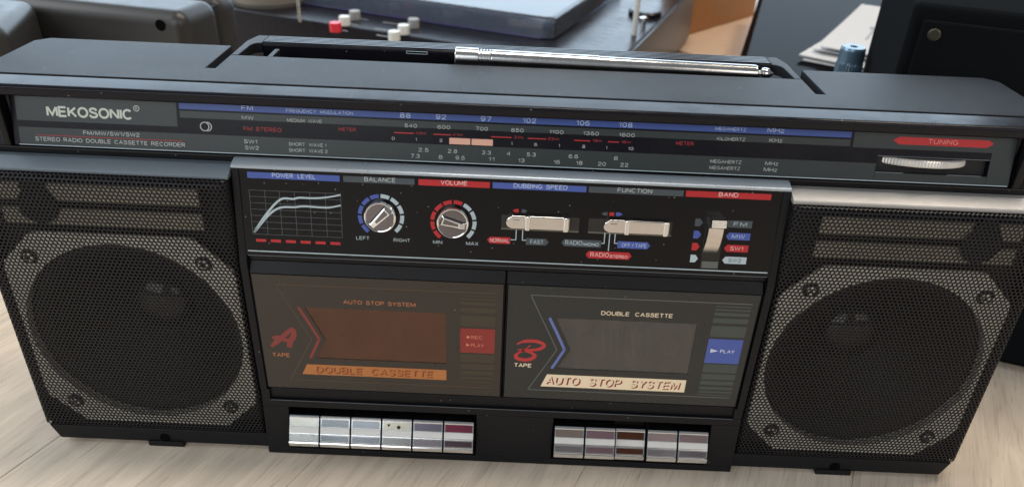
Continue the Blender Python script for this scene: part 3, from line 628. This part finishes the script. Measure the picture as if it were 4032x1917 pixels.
        bm = B(); ppoly(bm, D, [(X(98.6), vz(-227.1)), (X(102.2), vz(-225.9)), (X(98.6), vz(-224.7))], h + 0.08, h + 0.14); obj('play_mark', bm, MATS['print_box_white'], d)
        pts = [smooth_line([(6.0, -227.0), (8.4, -225.4), (12.4, -224.7), (16.6, -225.2), (19.0, -227.2), (16.6, -229.4), (12.0, -230.3), (8.0, -230.4), (6.4, -230.2)], 5),
               smooth_line([(12.6, -227.2), (9.4, -230.4), (6.2, -232.8), (6.0, -235.2), (9.4, -236.3), (13.0, -235.6), (14.8, -233.6), (13.4, -232.0), (10.2, -230.8), (8.0, -230.6)], 5)]
        def wsf(n, lst): return [lst[min(len(lst) - 1, int(k * len(lst) / n))] for k in range(n)]
        ws = [wsf(len(pts[0]), [1.0, 1.8, 1.9, 1.8, 1.8, 1.5, 1.1, 0.8]), wsf(len(pts[1]), [0.6, 1.1, 1.9, 2.1, 2.0, 1.9, 1.7, 1.3, 1.0])]
    for k, (p, w_) in enumerate(zip(pts, ws)):
        bm = B(); stroke(bm, D, [(X(x), vz(z)) for x, z in p], w_, h, h + 0.09 + 0.02 * k); obj('script_letter', bm, mat('script_red', srgb(178, 48, 52), 0.45) if not A else mat('script_dull_red', srgb(126, 50, 46), 0.45), d)
mat('script_dull_red', srgb(126, 50, 46), 0.45)
door(-117.9, True); door(0.1, False)

# ---- key section
K = Plane((-2.8, -301.5), (0.0, -262))
bm = B()
pbox(bm, K, -121.5, 121.5, 28.9, 33.2, -17, 0); pbox(bm, K, -121.5, 121.5, -1.5, 2.3, -17, 0)
for a, b in ((-121.5, -108.6), (-12.7, 26.6), (107.2, 121.5)): pbox(bm, K, a, b, 2.31, 28.89, -17, 0)
pbox(bm, K, -121.5, 121.5, 33.3, 39.4, -17, -1.6)
for a, b in ((-121.5, -117.2), (117.2, 121.5)): pbox(bm, K, a, b, 33.21, 39.5, -17, 0)
obj('key_surround', bm, SATIN, radio, bevel=0.3)
rect(K, -117, 117, 33.0, 33.25, LINEG, radio, 'groove_line', 0, 0.15)
bm = B(); boxz(bm, -109, 108, 9, 12, -300, -272); obj('key_well', bm, DARK, radio)
def key(x, w, c_up, c_lo, pressed=False, mark=False):
    dy, dz = (2.2, -1.9) if pressed else (0, 0)
    top = (-2.5, -276.9); bot = (-8.5, -289.2)
    def at(t, off=0.0):
        n = Vector((-(-289.2 + 276.9), -(-8.5 + 2.5)))  # outward direction in (y,z)
        n = Vector((-12.3, 6.0)).normalized()
        return (top[0] + (bot[0] - top[0]) * t + n.x * off + dy, top[1] + (bot[1] - top[1]) * t + n.y * off + dz)
    prof = [(8 + dy, -276.6 + dz), (top[0] + 1.0 + dy, -276.5 + dz), (top[0] + 0.35 + dy, -276.55 + dz), (top[0] - 0.1 + dy, -276.85 + dz), at(0.045, 0.1), at(0.07), at(0.38)]
    nr = 7
    for k in range(nr):
        a = 0.39 + 0.30 * k / nr; prof += [at(a, 0.05), at(a + 0.30 / nr * 0.35, 0.42), at(a + 0.30 / nr * 0.7, 0.42), at(a + 0.30 / nr * 0.97, 0.0)]
    prof += [at(0.70), at(0.95), at(0.975, 0.5), at(1.02, 0.55), (-8.7 + dy, -291.6 + dz), (-7.9 + dy, -292.3 + dz), (8 + dy, -293.6 + dz)]
    bm = B(); prismx(bm, prof, x, x + w); k = obj('cassette_key', bm, KCHROME, radio)
    k.data.materials.append(SATIN); k.data.materials.append(RIBM)                        # moulded sides and top of the key body
    for p in k.data.polygons:
        if abs(p.normal.x) > 0.9: p.material_index = 1
        elif -281.5 + dz > p.center.z / MM - 305 > -285.6 + dz: p.material_index = 2
    if mark:
        for q, (cx_, r_, nn) in enumerate(((0.22, 1.0, 3), (0.56, 0.95, 14))):
            a = at(0.20 if q == 0 else 0.27, 0.16); e = at(0.20, 0.22); z_ = at(0.20, 0.16); uy = Vector((0, bot[0] - top[0], bot[1] - top[1])).normalized()
            pts = [Vector((x + w * cx_, a[0], zz(a[1]))) + Vector((1, 0, 0)) * r_ * math.sin(2 * math.pi * t / nn) + uy * r_ * math.cos(2 * math.pi * t / nn) for t in range(nn)]
            bm = B(); solid(bm, pts, (0, e[0] - z_[0], e[1] - z_[1])); obj('key_mark', bm, DARK, k)
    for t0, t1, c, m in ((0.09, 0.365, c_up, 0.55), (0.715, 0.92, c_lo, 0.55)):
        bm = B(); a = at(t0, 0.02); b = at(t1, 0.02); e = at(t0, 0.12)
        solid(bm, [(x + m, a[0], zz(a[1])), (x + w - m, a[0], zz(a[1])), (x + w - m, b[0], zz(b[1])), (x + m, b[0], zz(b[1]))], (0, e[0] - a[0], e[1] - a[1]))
        obj('key_band', bm, mat('key_reflection_%02d_%02d_%02d' % c, srgb(*c), 0.18, metal=0.8, var=0.16, vscale=90, rvar=0.04), k)  # band tints paint the room's reflections onto the chrome keys
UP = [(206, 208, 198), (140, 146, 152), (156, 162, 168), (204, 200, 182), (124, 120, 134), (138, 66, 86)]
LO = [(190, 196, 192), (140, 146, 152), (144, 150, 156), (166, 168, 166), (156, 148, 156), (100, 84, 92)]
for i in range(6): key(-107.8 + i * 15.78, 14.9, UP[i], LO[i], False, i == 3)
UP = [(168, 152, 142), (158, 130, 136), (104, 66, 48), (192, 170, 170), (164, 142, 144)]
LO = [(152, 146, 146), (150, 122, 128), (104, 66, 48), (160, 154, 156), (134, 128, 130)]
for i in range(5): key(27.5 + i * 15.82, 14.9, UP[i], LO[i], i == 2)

# ---- speakers
def grille_mesh():
    p = 2.0; r = 3.6; hw, hh = 58.2, 71.8
    mx = hw - r + r * math.pi / 2 + 2.2; mz = hh - r + r * math.pi / 2 + 2.2
    def bend(s, half):
        f = half - r; a = abs(s); g = 1 if s >= 0 else -1
        if a <= f: return s, 0.0
        t = a - f; an = t / r
        if an < math.pi / 2: return g * (f + r * math.sin(an)), r * (1 - math.cos(an))
        return g * half, r + t - r * math.pi / 2
    def pos(u, v, back):
        x, dx = bend(u, hw - back); z, dz = bend(v, hh - back) if v > 0 else (v, 0.0)
        return (x * MM, (dx + dz + back - 0.4) * MM, z * MM)
    vs_, fs = [], []
    ro = p / math.sqrt(3); ri = 0.82
    cs = [(math.cos(R(30 + 60 * k)), math.sin(R(30 + 60 * k))) for k in range(6)]
    nj = int(mz / (p * 0.866)); ni = int(mx / p)
    for j in range(-nj, nj + 1):
        for i in range(-ni - 1, ni + 1):
            cx = (i + (0.5 if j % 2 else 0.0)) * p + 0.5; cz = j * p * 0.8660254
            if abs(cx) > mx or cz > mz or cz < -hh + 0.4: continue
            b = len(vs_)
            for c, s in cs: vs_.append(pos(cx + c * ro, cz + s * ro, 0))
            for c, s in cs: vs_.append(pos(cx + c * ri, cz + s * ri, 0.04))
            for c, s in cs: vs_.append(pos(cx + c * ri, cz + s * ri, 0.5))
            for k in range(6):
                q = (k + 1) % 6
                fs.append((b + k, b + q, b + 6 + q, b + 6 + k)); fs.append((b + 6 + k, b + 6 + q, b + 12 + q, b + 12 + k))
    me = bpy.data.meshes.new('speaker_grille'); me.from_pydata(vs_, [], fs); me.update(); return me
gm = grille_mesh(); gm.materials.append(GRILM)
S0 = Plane((2.4, -234.0), (2.4, -134.0))     # speaker plate, v from the cone's centre
for s in (-1, 1):
    g = bpy.data.objects.new('speaker_grille', gm); COL.objects.link(g); g.parent = radio
    g.location = Vector((s * 180.2, 0, zz(-219.4))) * MM - radio.location
    cx = s * 179.3
    bm = B(); n = 96; rings = []
    def edge(t):
        c, q = math.cos(t), math.sin(t)
        return min((55.0 if c > 0 else 57.0 if s > 0 else 55.0) / max(abs(c), 1e-6), (86.5 if q > 0 else 57.5) / max(abs(q), 1e-6))
    for h, f in ((-6.6, 1), (-6.6, 0), (-9, 0)):
        rings.append([bm.verts.new(S0(cx + (edge(2 * math.pi * k / n) if f else 51.8) * math.cos(2 * math.pi * k / n), (edge(2 * math.pi * k / n) if f else 51.8) * math.sin(2 * math.pi * k / n), h)) for k in range(n)])
    for a_, b_ in zip(rings, rings[1:]):
        for k in range(n): bm.faces.new((a_[k], a_[(k + 1) % n], b_[(k + 1) % n], b_[k]))
    obj('baffle', bm, DARK, radio)
    sp = None
    # square frame with cut corners round the cone
    bm = B(); n = 96; hw, hh, ch = 53.6, 56.4, 17.0
    def outer(t):
        c, q = math.cos(t), math.sin(t)
        return min(hw / max(abs(c), 1e-6), hh / max(abs(q), 1e-6), (hw + hh - ch) / (abs(c) + abs(q)))
    ri = 51.6; rings = []
    for h, f in ((-1.2, 1), (0, 1), (0, 0), (-5, 0)):
        rings.append([bm.verts.new(S0(cx + (outer(2 * math.pi * k / n) if f else ri) * math.cos(2 * math.pi * k / n), (outer(2 * math.pi * k / n) if f else ri) * math.sin(2 * math.pi * k / n), h)) for k in range(n)])
    for a_, b_ in zip(rings, rings[1:]):
        for k in range(n): bm.faces.new((a_[k], a_[(k + 1) % n], b_[(k + 1) % n], b_[k]))
    sp = obj('speaker', bm, PLATE, radio)
    bm = B(); lathe(bm, [(51.6, -4.6), (48, -3.2), (44, -4.6), (42, -7.0), (17, -30), (15, -30.4)], S0.M(cx, 0, 0), 64, caps=False)
    obj('cone', bm, CONE, sp, smooth=True)
    bm = B(); lathe(bm, [(16.8, -30), (15.6, -27.4), (12.5, -25.0), (8.5, -23.4), (4, -22.6), (0.05, -22.4)], S0.M(cx, 0, 0), 48, caps=False)
    obj('dust_cap', bm, CAP, sp, smooth=True)
    for dx, dv in ((-40, 43.4), (40, 43.4), (-40, -43.0), (40, -43.0)):
        bm = B(); lathe(bm, [(3.9, 0.02), (3.9, 0.5), (2.9, 0.9), (0.02, 0.9)], S0.M(cx + dx, dv, 0), 20); k = obj('screw', bm, DARK, sp)
        bm = B(); lathe(bm, [(2.3, 0.92), (2.2, 1.25), (0.02, 1.25)], S0.M(cx + dx, dv, 0), 16); obj('screw_head', bm, PLATE, sp)
        bm = B()
        for a in (35, 125):
            c, q = math.cos(R(a)), math.sin(R(a))
            ppoly(bm, S0, [(cx + dx + 1.9 * c - 0.45 * q, dv + 1.9 * q + 0.45 * c), (cx + dx + 1.9 * c + 0.45 * q, dv + 1.9 * q - 0.45 * c), (cx + dx - 1.9 * c + 0.45 * q, dv - 1.9 * q - 0.45 * c), (cx + dx - 1.9 * c - 0.45 * q, dv - 1.9 * q + 0.45 * c)], 1.2, 1.32 + 0.04 * (a > 90))
        obj('screw_slot', bm, DARK, sp)
    for z0, z1 in ((-161.6, -153.2), (-173.2, -165.4)):
        bm = B(); a, b = sorted((s * 136.2, s * 225.0)); boxz(bm, a, b, 2.4, 3.6, z0, z1); obj('plate_strip', bm, PLATE2, radio, bevel=0.3)
    bm = B(); lathe(bm, [(8.7, 0.1), (8.7, 1.6), (8.0, 2.0), (0.02, 2.0)], S0.M(s * 207.5, vz(-164.0) - vz(-234.6), 0), 32)
    lathe(bm, [(5.6, 0.1), (5.6, 1.5), (0.02, 1.6)], S0.M(s * 207.5, vz(-156.0) - vz(-234.6), 0), 24); obj('tweeter_plug', bm, DARK, radio)
    # trim strip above, lip below, foot
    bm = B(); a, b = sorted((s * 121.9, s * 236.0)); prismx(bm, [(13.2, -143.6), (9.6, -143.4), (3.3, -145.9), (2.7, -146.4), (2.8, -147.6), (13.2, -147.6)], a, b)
    obj('speaker_trim', bm, mat('trim_left_cool_reflection', (0.13, 0.165, 0.20), 0.36, metal=0.3, rvar=0.06, bump=0.1, bscale=400) if s < 0 else SILV, radio, bevel=0.15)  # left trim: dimmer, bluer reflected light is put into its colour
    bm = B(); solid(bm, [(s * 121.7, -0.6, zz(-292.0)), (s * 235.6, -0.6, zz(-292.0)), (s * 231.6, -0.6, zz(-301.0)), (s * 121.7, -0.6, zz(-301.0))], (0, 17.5, 0))
    obj('bottom_lip', bm, SATIN, radio, bevel=0.5)
    bm = B(); prismx(bm, [(-1.5, -300.0), (-1.5, -303.2), (-1.1, -303.6), (14, -303.6), (14, -301.1), (-0.7, -301.1), (-0.7, -300.0)], s * 176 - 9.2, s * 176 + 9.2)
    ft = obj('foot', bm, SATIN, radio, bevel=0.25)
    bm = B(); lathe(bm, [(2.9, 0.0), (2.9, 0.1), (0.02, 0.1)], Plane((-0.62, -298.0), (-0.62, -200)).M(s * 176, 0, 0), 20); obj('screw_hole', bm, CAV, ft)

# ---- folding handle and aerial
hd = None
for s in (-1, 1):
    bm = B()
    arm = [(136.6, 65.25), (136.6, 90), (134.0, 100.2), (128.4, 100.2), (128.4, 86.6), (130.4, 86.2), (131.8, 84.6), (132.6, 82.0), (133.2, 65.25)]
    solid(bm, [(s * x, y, zz(-117.2)) for x, y in arm], (0, 0, 5.2))
    obj('handle_arm', bm, DECK, radio, bevel=0.5, smooth=True)
gp = [(86.4, -121), (86.4, -113.2), (86.8, -112.5), (87.6, -112.1)]
for k in range(5):
    y = 88.4 + k * 2.25; gp += [(y, -111.9), (y + 0.05, -114.6), (y + 0.95, -114.6), (y + 1.0, -111.9)]
gp += [(99.4, -111.9), (100.2, -112.8), (100.2, -121)]
bm = B(); prismx(bm, gp, -128.0, 128.0); hd = obj('handle_grip', bm, HOODM, radio)
bm = B(); boxz(bm, -119.2, -116.8, 65.3, 78.2, -118, -112.2); obj('cavity_rib', bm, DECK, radio, bevel=0.3)
bm = B()
for a, b, c, d in ((-55.6, -45, -113.05, -112.85), (-55.6, -45, -114.2, -114.0), (-55.6, -55.3, -114.0, -113.05), (-45.3, -45, -114.0, -113.05)): boxz(bm, a, b, 86.1, 86.38, c, d)
obj('latch_slot', bm, LGREY, hd)
p0 = Vector((-30.0, 75.6, zz(-111.5))); p1 = Vector((126.0, 75.2, zz(-113.2)))
ax = (p1 - p0).normalized(); yv = Vector((0, 1, 0)); zv = ax.cross(yv).normalized(); yv = zv.cross(ax)
Ma = Matrix(((yv.x, zv.x, ax.x, p0.x), (yv.y, zv.y, ax.y, p0.y), (yv.z, zv.z, ax.z, p0.z), (0, 0, 0, 1)))
bm = B(); lathe(bm, [(3.0, 17.6), (4.3, 17.65), (4.35, 18), (4.3, 70), (4.05, 70.2), (3.95, 146.5), (3.5, 147.6), (3.2, 147.7)], Ma, 40)
an = obj('aerial', bm, ANTM, radio, smooth=True)
bm = B(); lathe(bm, [(4.4, 0), (4.7, 0.3), (4.7, 11.2), (4.4, 11.5)], Ma, 40); obj('aerial_collar', bm, ANTM, an, smooth=True)
bm = B()
pr = [(3.4, 11.5)]
for k in range(4): pr += [(3.4, 12.0 + k * 1.45), (4.3, 12.25 + k * 1.45), (4.3, 12.95 + k * 1.45), (3.4, 13.2 + k * 1.45)]
lathe(bm, pr, Ma, 32); obj('aerial_threads', bm, ANTM, an)
bm = B(); lathe(bm, [(1.4, 147.5), (1.4, 149.5), (2.7, 150), (3.0, 151.2), (2.7, 153.2), (1.4, 154.6), (0.8, 155.6), (0.1, 155.8)], Ma, 24); obj('aerial_tip', bm, ANTM, an, smooth=True)
bm = B(); lathe(bm, [(3.3, 0), (3.3, 3.0)], Ma @ Matrix.Translation((0, -1, -3.2)), 20); obj('aerial_hinge', bm, CAV, an)

# ================================================================== THINGS BEHIND THE RADIO
def placed(name, loc, yaw, label, cat, group=None):
    o = empty(name, loc, label, cat, group); o.rotation_euler = (0, 0, R(yaw)); return o
def part(name, bm, material, parent, bevel=0.0, seg=2, smooth=False):
    """part written in its thing's own axes (mm)"""
    o = obj(name, bm, material, None, smooth, bevel, seg); o.parent = parent; return o

# grey-brown plastic machine, left
TAUPE = mat('taupe_plastic', (0.038, 0.037, 0.036), 0.36, spec=0.4, bump=0.2, bscale=1500, rvar=0.05, var=0.06)
mc = placed('office_machine', (-263, 279, 0), -11.3, 'grey-brown plastic machine with rounded edges and a round hole, behind the radio on the left', 'machine')
bm = B(); box(bm, -330, 16, -4, 46, 3, 156); part('front_shell', bm, TAUPE, mc, 11, 5, True)
bm = B(); box(bm, -330, 14, 47.3, 78, 3, 155); part('rear_shell', bm, mat('taupe_dark_plastic', (0.036, 0.034, 0.033), 0.4, spec=0.3, bump=0.2, bscale=1500), mc, 11, 5, True)
bm = B(); box(bm, -325, 11, 40, 56, 8, 150); part('seam', bm, DARK, mc)
bm = B(); lathe(bm, [(4.3, -0.02), (4.3, 0.12), (4.0, 0.25), (3.9, 0.12), (0.02, 0.1)], Matrix(((1, 0, 0, -3.0), (0, 0, -1, -4.05), (0, 1, 0, 146), (0, 0, 0, 1))), 24); part('screw_hole', bm, CAV, mc)
bm = B(); solid(bm, [(-106, -5, 3), (-70, -77, 3), (-175, -132, 3), (-215, -5, 3)], (0, 0, 153)); part('side_housing', bm, TAUPE, mc, 9, 5, True)

# record player with clear lid
tt = placed('record_player', (112, 470, 0), -21, 'black record player with a low clear lid and small round buttons, behind the radio', 'record player')
PLN = mat('plinth_black', (0.010, 0.010, 0.014), 0.30, spec=0.3, rvar=0.06, specks=0.03)
bm = B(); box(bm, -520, -6, -40, 380, 6, 80); part('plinth', bm, PLN, tt, 2.5, 3)
bm = B(); box(bm, -5.8, -3, -38, 378, 10, 79); part('side_trim', bm, mat('blue_black_edge', (0.03, 0.04, 0.05), 0.3), tt, 0.8)
import_m = tt.matrix_basis.copy()
inv = (Matrix.Translation(tt.location) @ Matrix.Rotation(R(-21), 4, 'Z')).inverted()
def loc(x, y, z): return inv @ (Vector((x, y, z)) * MM) / MM
for (x, y, m) in ((-195, 520, 'red'), (-191, 547, 'w'), (-185, 573, 'g'), (-129, 496, 'w'), (-123, 522, 'w'), (-116, 549, 'g')):
    c = loc(x, y, 80)
    bm = B(); lathe(bm, [(6.2, 0.2), (6.3, 8.6), (5.8, 9.6), (0.02, 9.7)], Matrix.Translation(c), 28)
    part('push_button', bm, mat('button_red', (0.72, 0.03, 0.05), 0.35) if m == 'red' else mat('button_white', (0.68, 0.70, 0.66), 0.4) if m == 'w' else mat('button_grey', (0.34, 0.34, 0.33), 0.4), tt, smooth=True)
for (x, y, w) in ((-175, 575, 9), (-181, 549, 9), (-186, 524, 7), (-142, 562, 24), (-147, 535, 22), (-143, 510, 16)):
    c = loc(x, y, 80); bm = B(); box(bm, c.x - w / 2, c.x + w / 2, c.y - 0.8, c.y + 0.8, 80.02, 80.15); part('panel_mark', bm, mat('mark_grey', (0.35, 0.35, 0.36), 0.5), tt)
bm = B(); c = loc(-241, 552, 80); lathe(bm, [(1.8, 0), (1.8, 36), (1.2, 37)], Matrix.Translation(c), 14); part('record_spindle', bm, CHROME, tt)
bm = B(); c = loc(-300, 640, 80); lathe(bm, [(42, 0.2), (44, 5), (44, 18), (42, 20), (0.05, 20)], Matrix.Translation(c), 40); part('platter', bm, mat('platter_beige', (0.22, 0.20, 0.17), 0.45), tt)
for k in range(9):
    c = loc(80 + k * 5.5, 512 + k * 15, 80); bm = B(); box(bm, c.x - 5 - (k % 3), c.x + 5, c.y - 0.7, c.y + 0.7, 80.02, 80.2); part('scale_mark', bm, MATS['mark_grey'], tt)
c = loc(141, 596, 80); bm = B(); lathe(bm, [(3, 0), (3, 7), (5, 7.5), (5, 10), (2, 11)], Matrix.Translation(c), 18); part('arm_post', bm, CHROME, tt, smooth=True)
c = loc(150, 650, 80); bm = B(); lathe(bm, [(20, 0.1), (20, 5), (18, 7), (0.05, 7)], Matrix.Translation(c), 30); part('arm_base', bm, PLN, tt, smooth=True)
def acrylic(name, col, alpha, rough=0.05, gloss=0.85):
    m = bpy.data.materials.new(name); m.use_nodes = True; nt = m.node_tree; N = nt.nodes; L = nt.links
    t = N.new('ShaderNodeBsdfTransparent'); t.inputs[0].default_value = (*col, 1)
    g = N['Principled BSDF']; g.inputs['Base Color'].default_value = (*[c * c * 0.6 for c in col], 1); g.inputs['Roughness'].default_value = 0.5; g.inputs['Specular IOR Level'].default_value = 0.0
    gl = N.new('ShaderNodeBsdfGlossy'); gl.inputs['Roughness'].default_value = rough; gl.inputs['Color'].default_value = (gloss, gloss, gloss, 1)
    m1 = N.new('ShaderNodeMixShader'); m1.inputs[0].default_value = alpha; L.new(t.outputs[0], m1.inputs[1]); L.new(g.outputs[0], m1.inputs[2])
    fr = N.new('ShaderNodeFresnel'); fr.inputs[0].default_value = 1.5
    mx = N.new('ShaderNodeMixShader'); L.new(fr.outputs[0], mx.inputs[0]); L.new(m1.outputs[0], mx.inputs[1]); L.new(gl.outputs[0], mx.inputs[2]); L.new(mx.outputs[0], N['Material Output'].inputs[0])
    return m
CLEAR = acrylic('clear_acrylic', (0.80, 0.86, 0.96), 0.14, 0.05, 0.78); SMOKE = acrylic('smoked_acrylic', (0.30, 0.29, 0.34), 0.08, 0.10, 0.13)
# lid: hollow shell with rounded corners (outer minus inner), open below
def shell(x0, x1, y0, y1, z0, z1, rad, th):
    def loop(d, z, r):
        pts = []
        for (cx, cy, a0) in ((x1 - r, y1 - r, 0), (x0 + r, y1 - r, 90), (x0 + r, y0 + r, 180), (x1 - r, y0 + r, 270)):
            for k in range(7):
                a = R(a0 + 15 * k); pts.append(Vector((cx + (r - d) * math.cos(a), cy + (r - d) * math.sin(a), z)))
        return pts
    bm = B(); e = 5.0
    L_ = [loop(th, z0, rad), loop(0, z0, rad), loop(0, z1 - e, rad), loop(e * 0.3, z1 - e * 0.3, rad), loop(e, z1, rad), loop(e + 2, z1, rad)]
    I_ = [loop(e, z1 - th, rad), loop(th + e * 0.25, z1 - th - e * 0.3, rad), loop(th, z1 - th - e, rad)]
    vs_ = [[bm.verts.new(p) for p in l] for l in L_]; vi = [[bm.verts.new(p) for p in l] for l in I_]
    n = len(vs_[0])
    for a, b in list(zip(vs_, vs_[1:])) + list(zip(vi, vi[1:])) + [(vi[-1], vs_[0])]:
        for k in range(n): bm.faces.new((a[k], a[(k + 1) % n], b[(k + 1) % n], b[k]))
    bm.faces.new(vs_[-1]); bm.faces.new(vi[0][::-1]); return bm
cA = loc(26, 520, 80); cB = loc(-311, 652, 80)
bm = shell(cB.x - 60, cA.x + 10, cA.y + 1, cA.y + 290, 82, 103, 14, 2.4); part('lid', bm, CLEAR, tt, smooth=True)
bm = B(); box(bm, cB.x - 46, cA.x - 4, cA.y - 0.6, cA.y + 2.4, 80.3, 82.6); part('lid_edge', bm, mat('purple_edge', (0.05, 0.045, 0.11), 0.25), tt, 0.6)
bm = B(); c = loc(28, 590, 80); box(bm, c.x - 20, c.x + 20, c.y - 30, c.y + 60, 80.2, 88); part('arm_rest_block', bm, mat('slate_plastic', (0.05, 0.065, 0.085), 0.4), tt, 5, 3)

# white cable hanging behind
bm = B(); pts = [(126.5, 556, 30), (126.2, 558, 80), (126.6, 560, 130), (129, 564, 190), (134, 570, 260), (138, 580, 330)]
for a, b in zip(pts, pts[1:]):
    a = Vector(a); b = Vector(b); d = (b - a); q = d.to_track_quat('Z', 'Y').to_matrix().to_4x4()
    lathe(bm, [(3.1, -0.3), (3.1, d.length + 0.3)], Matrix.Translation(a) @ q, 16)
tag(obj('cable', bm, mat('white_cable', (0.62, 0.62, 0.58), 0.4), None, smooth=True), 'thick white cable rising beside the record player lid', 'cable')

# orange wooden cabinet corner
cb = placed('wooden_cabinet', (217, 825, 0), 46.7, 'orange-brown wooden cabinet panel standing at the back, beside the record player', 'cabinet')
def grain(name, col, sc=(2, 30, 2)):
    m = mat(name, col, 0.45); nt = m.node_tree; N = nt.nodes; L = nt.links; p = N['Principled BSDF']
    tc = N.new('ShaderNodeTexCoord'); mp = N.new('ShaderNodeMapping'); mp.inputs['Scale'].default_value = sc; L.new(tc.outputs['Object'], mp.inputs[0])
    n = N.new('ShaderNodeTexNoise'); n.inputs['Scale'].default_value = 6; n.inputs['Detail'].default_value = 6; L.new(mp.outputs[0], n.inputs['Vector'])
    r = N.new('ShaderNodeValToRGB'); r.color_ramp.elements[0].color = (*[c * 0.82 for c in col], 1); r.color_ramp.elements[1].color = (*[c * 1.12 for c in col], 1)
    L.new(n.outputs['Fac'], r.inputs[0]); L.new(r.outputs[0], p.inputs['Base Color']); return m
bm = B(); box(bm, -6, 245, 0, 18, 0.5, 420); part('side_panel', bm, grain('orange_wood', (0.42, 0.19, 0.065), (30, 30, 2)), cb, 0.8)
bm = B(); box(bm, -30, 420, -150, -1, 0.5, 4); part('lit_floor_board', bm, grain('warm_lit_floor_tan', (0.66, 0.47, 0.33), (2, 30, 2)), cb, 0.5)  # added board; its tan paints the warm light reflected on the floor

# smoked-lid deck with papers, roll of tape
sd = placed('smoked_lid_deck', (235, 517, 0), -18, 'low dark deck under a smoked lid, behind the radio to the right', 'record player')
bm = B(); box(bm, 1, 330, -120, 430, 4, 60); part('plinth', bm, PLN, sd, 2, 2)
bm = shell(0, 331, -121, 431, 60.5, 75, 10, 2.4); part('lid', bm, SMOKE, sd, smooth=True)
bm = B(); box(bm, 30, 95, 60, 200, 60.2, 66); part('tone_arm_cover', bm, mat('slate_dark', (0.018, 0.024, 0.035), 0.4), sd, 4, 3)
PAPER = mat('paper_white', (0.56, 0.56, 0.555), 0.8, var=0.04)
for i, (dx, dy, w, l, yaw, z) in enumerate(((0, 0, 128, 232, -33, 75.6), (-3, 6, 130, 236, -36, 79.0), (14, 16, 116, 262, -31, 83.0), (18, 8, 108, 236, -30, 88))):
    p = placed('paper_booklet', (296 + dx, 500 + dy, z), yaw, ['lowest folded paper of the pile on the smoked lid', 'second folded paper from the bottom of the pile on the smoked lid', 'long folded paper reaching farthest back in the pile on the smoked lid', 'topmost folded paper with printed squares on the smoked lid'][i], 'paper', 'papers piled on the smoked lid')
    bm = B(); n = 8
    for q in range(n):                                   # slightly curled sheet
        a = q / n; b = (q + 1) / n; za = 2.2 * (a - 0.5) ** 2; zb_ = 2.2 * (b - 0.5) ** 2
        solid(bm, [(0, a * l, za), (w, a * l, za + 0.4), (w, b * l, zb_ + 0.4), (0, b * l, zb_)], (0, 0, 1.2))
    part('sheet', bm, PAPER, p)
    if i == 3:
        for k in range(3):
            bm = B(); box(bm, 30 + k * 17, 42 + k * 17, 112, 124, 1.75, 1.85); part('printed_square', bm, mat('print_soft_grey', (0.30, 0.31, 0.33), 0.7), p)
            bm = B(); box(bm, 34 + k * 17, 36 + k * 17, 60, 108, 1.75, 1.85); part('printed_rule', bm, MATS['print_soft_grey'], p)
bm = B(); n = 60; c = Vector((257, 296, 0)); rings = []
for r, z, k in ((3, 0.2, 0), (9.6, 0.2, 0), (10, 1.5, 1), (10, 134, 1), (9.4, 136, 0), (9.2, 145, 0), (8.4, 147, 0), (3, 147, 0)):
    rings.append([bm.verts.new(c + Vector(((r - (0.55 if k and q % 2 else 0)) * math.cos(2 * math.pi * q / n), (r - (0.55 if k and q % 2 else 0)) * math.sin(2 * math.pi * q / n), z))) for q in range(n)])
for a, b in zip(rings, rings[1:]):
    for q in range(n): bm.faces.new((a[q], a[(q + 1) % n], b[(q + 1) % n], b[q]))
tag(obj('ribbed_bottle', bm, mat('steel_blue_plastic', (0.10, 0.17, 0.24), 0.25, metal=0.4), None), 'small blue-grey ribbed cylinder standing between the papers and the black box', 'bottle')

# black loudspeaker cabinet, right
bb = placed('black_cabinet', (214, 134.5, 0), -19.5, 'tall matt black box with a screw, standing behind the right end of the radio', 'box')
BBM = mat('black_box_vinyl', (0.006, 0.007, 0.008), 0.95, spec=0.02, bump=0.3, bscale=900)
bm = B(); box(bm, 0, 300, 0, 200, 2, 215); part('cabinet_body', bm, BBM, bb, 3, 3)
bm = B(); box(bm, 6, 298, -3, -0.1, 6, 207); part('front_panel', bm, BBM, bb, 1.2)
bm = B(); Ms = Matrix(((1, 0, 0, 13), (0, 0, -1, -3.0), (0, 1, 0, 200), (0, 0, 0, 1))); lathe(bm, [(3.4, 0.0), (3.4, 0.5), (2.6, 0.9), (0.02, 0.9)], Ms, 20); part('screw', bm, mat('dull_screw', (0.07, 0.065, 0.05), 0.4, metal=0.8), bb)
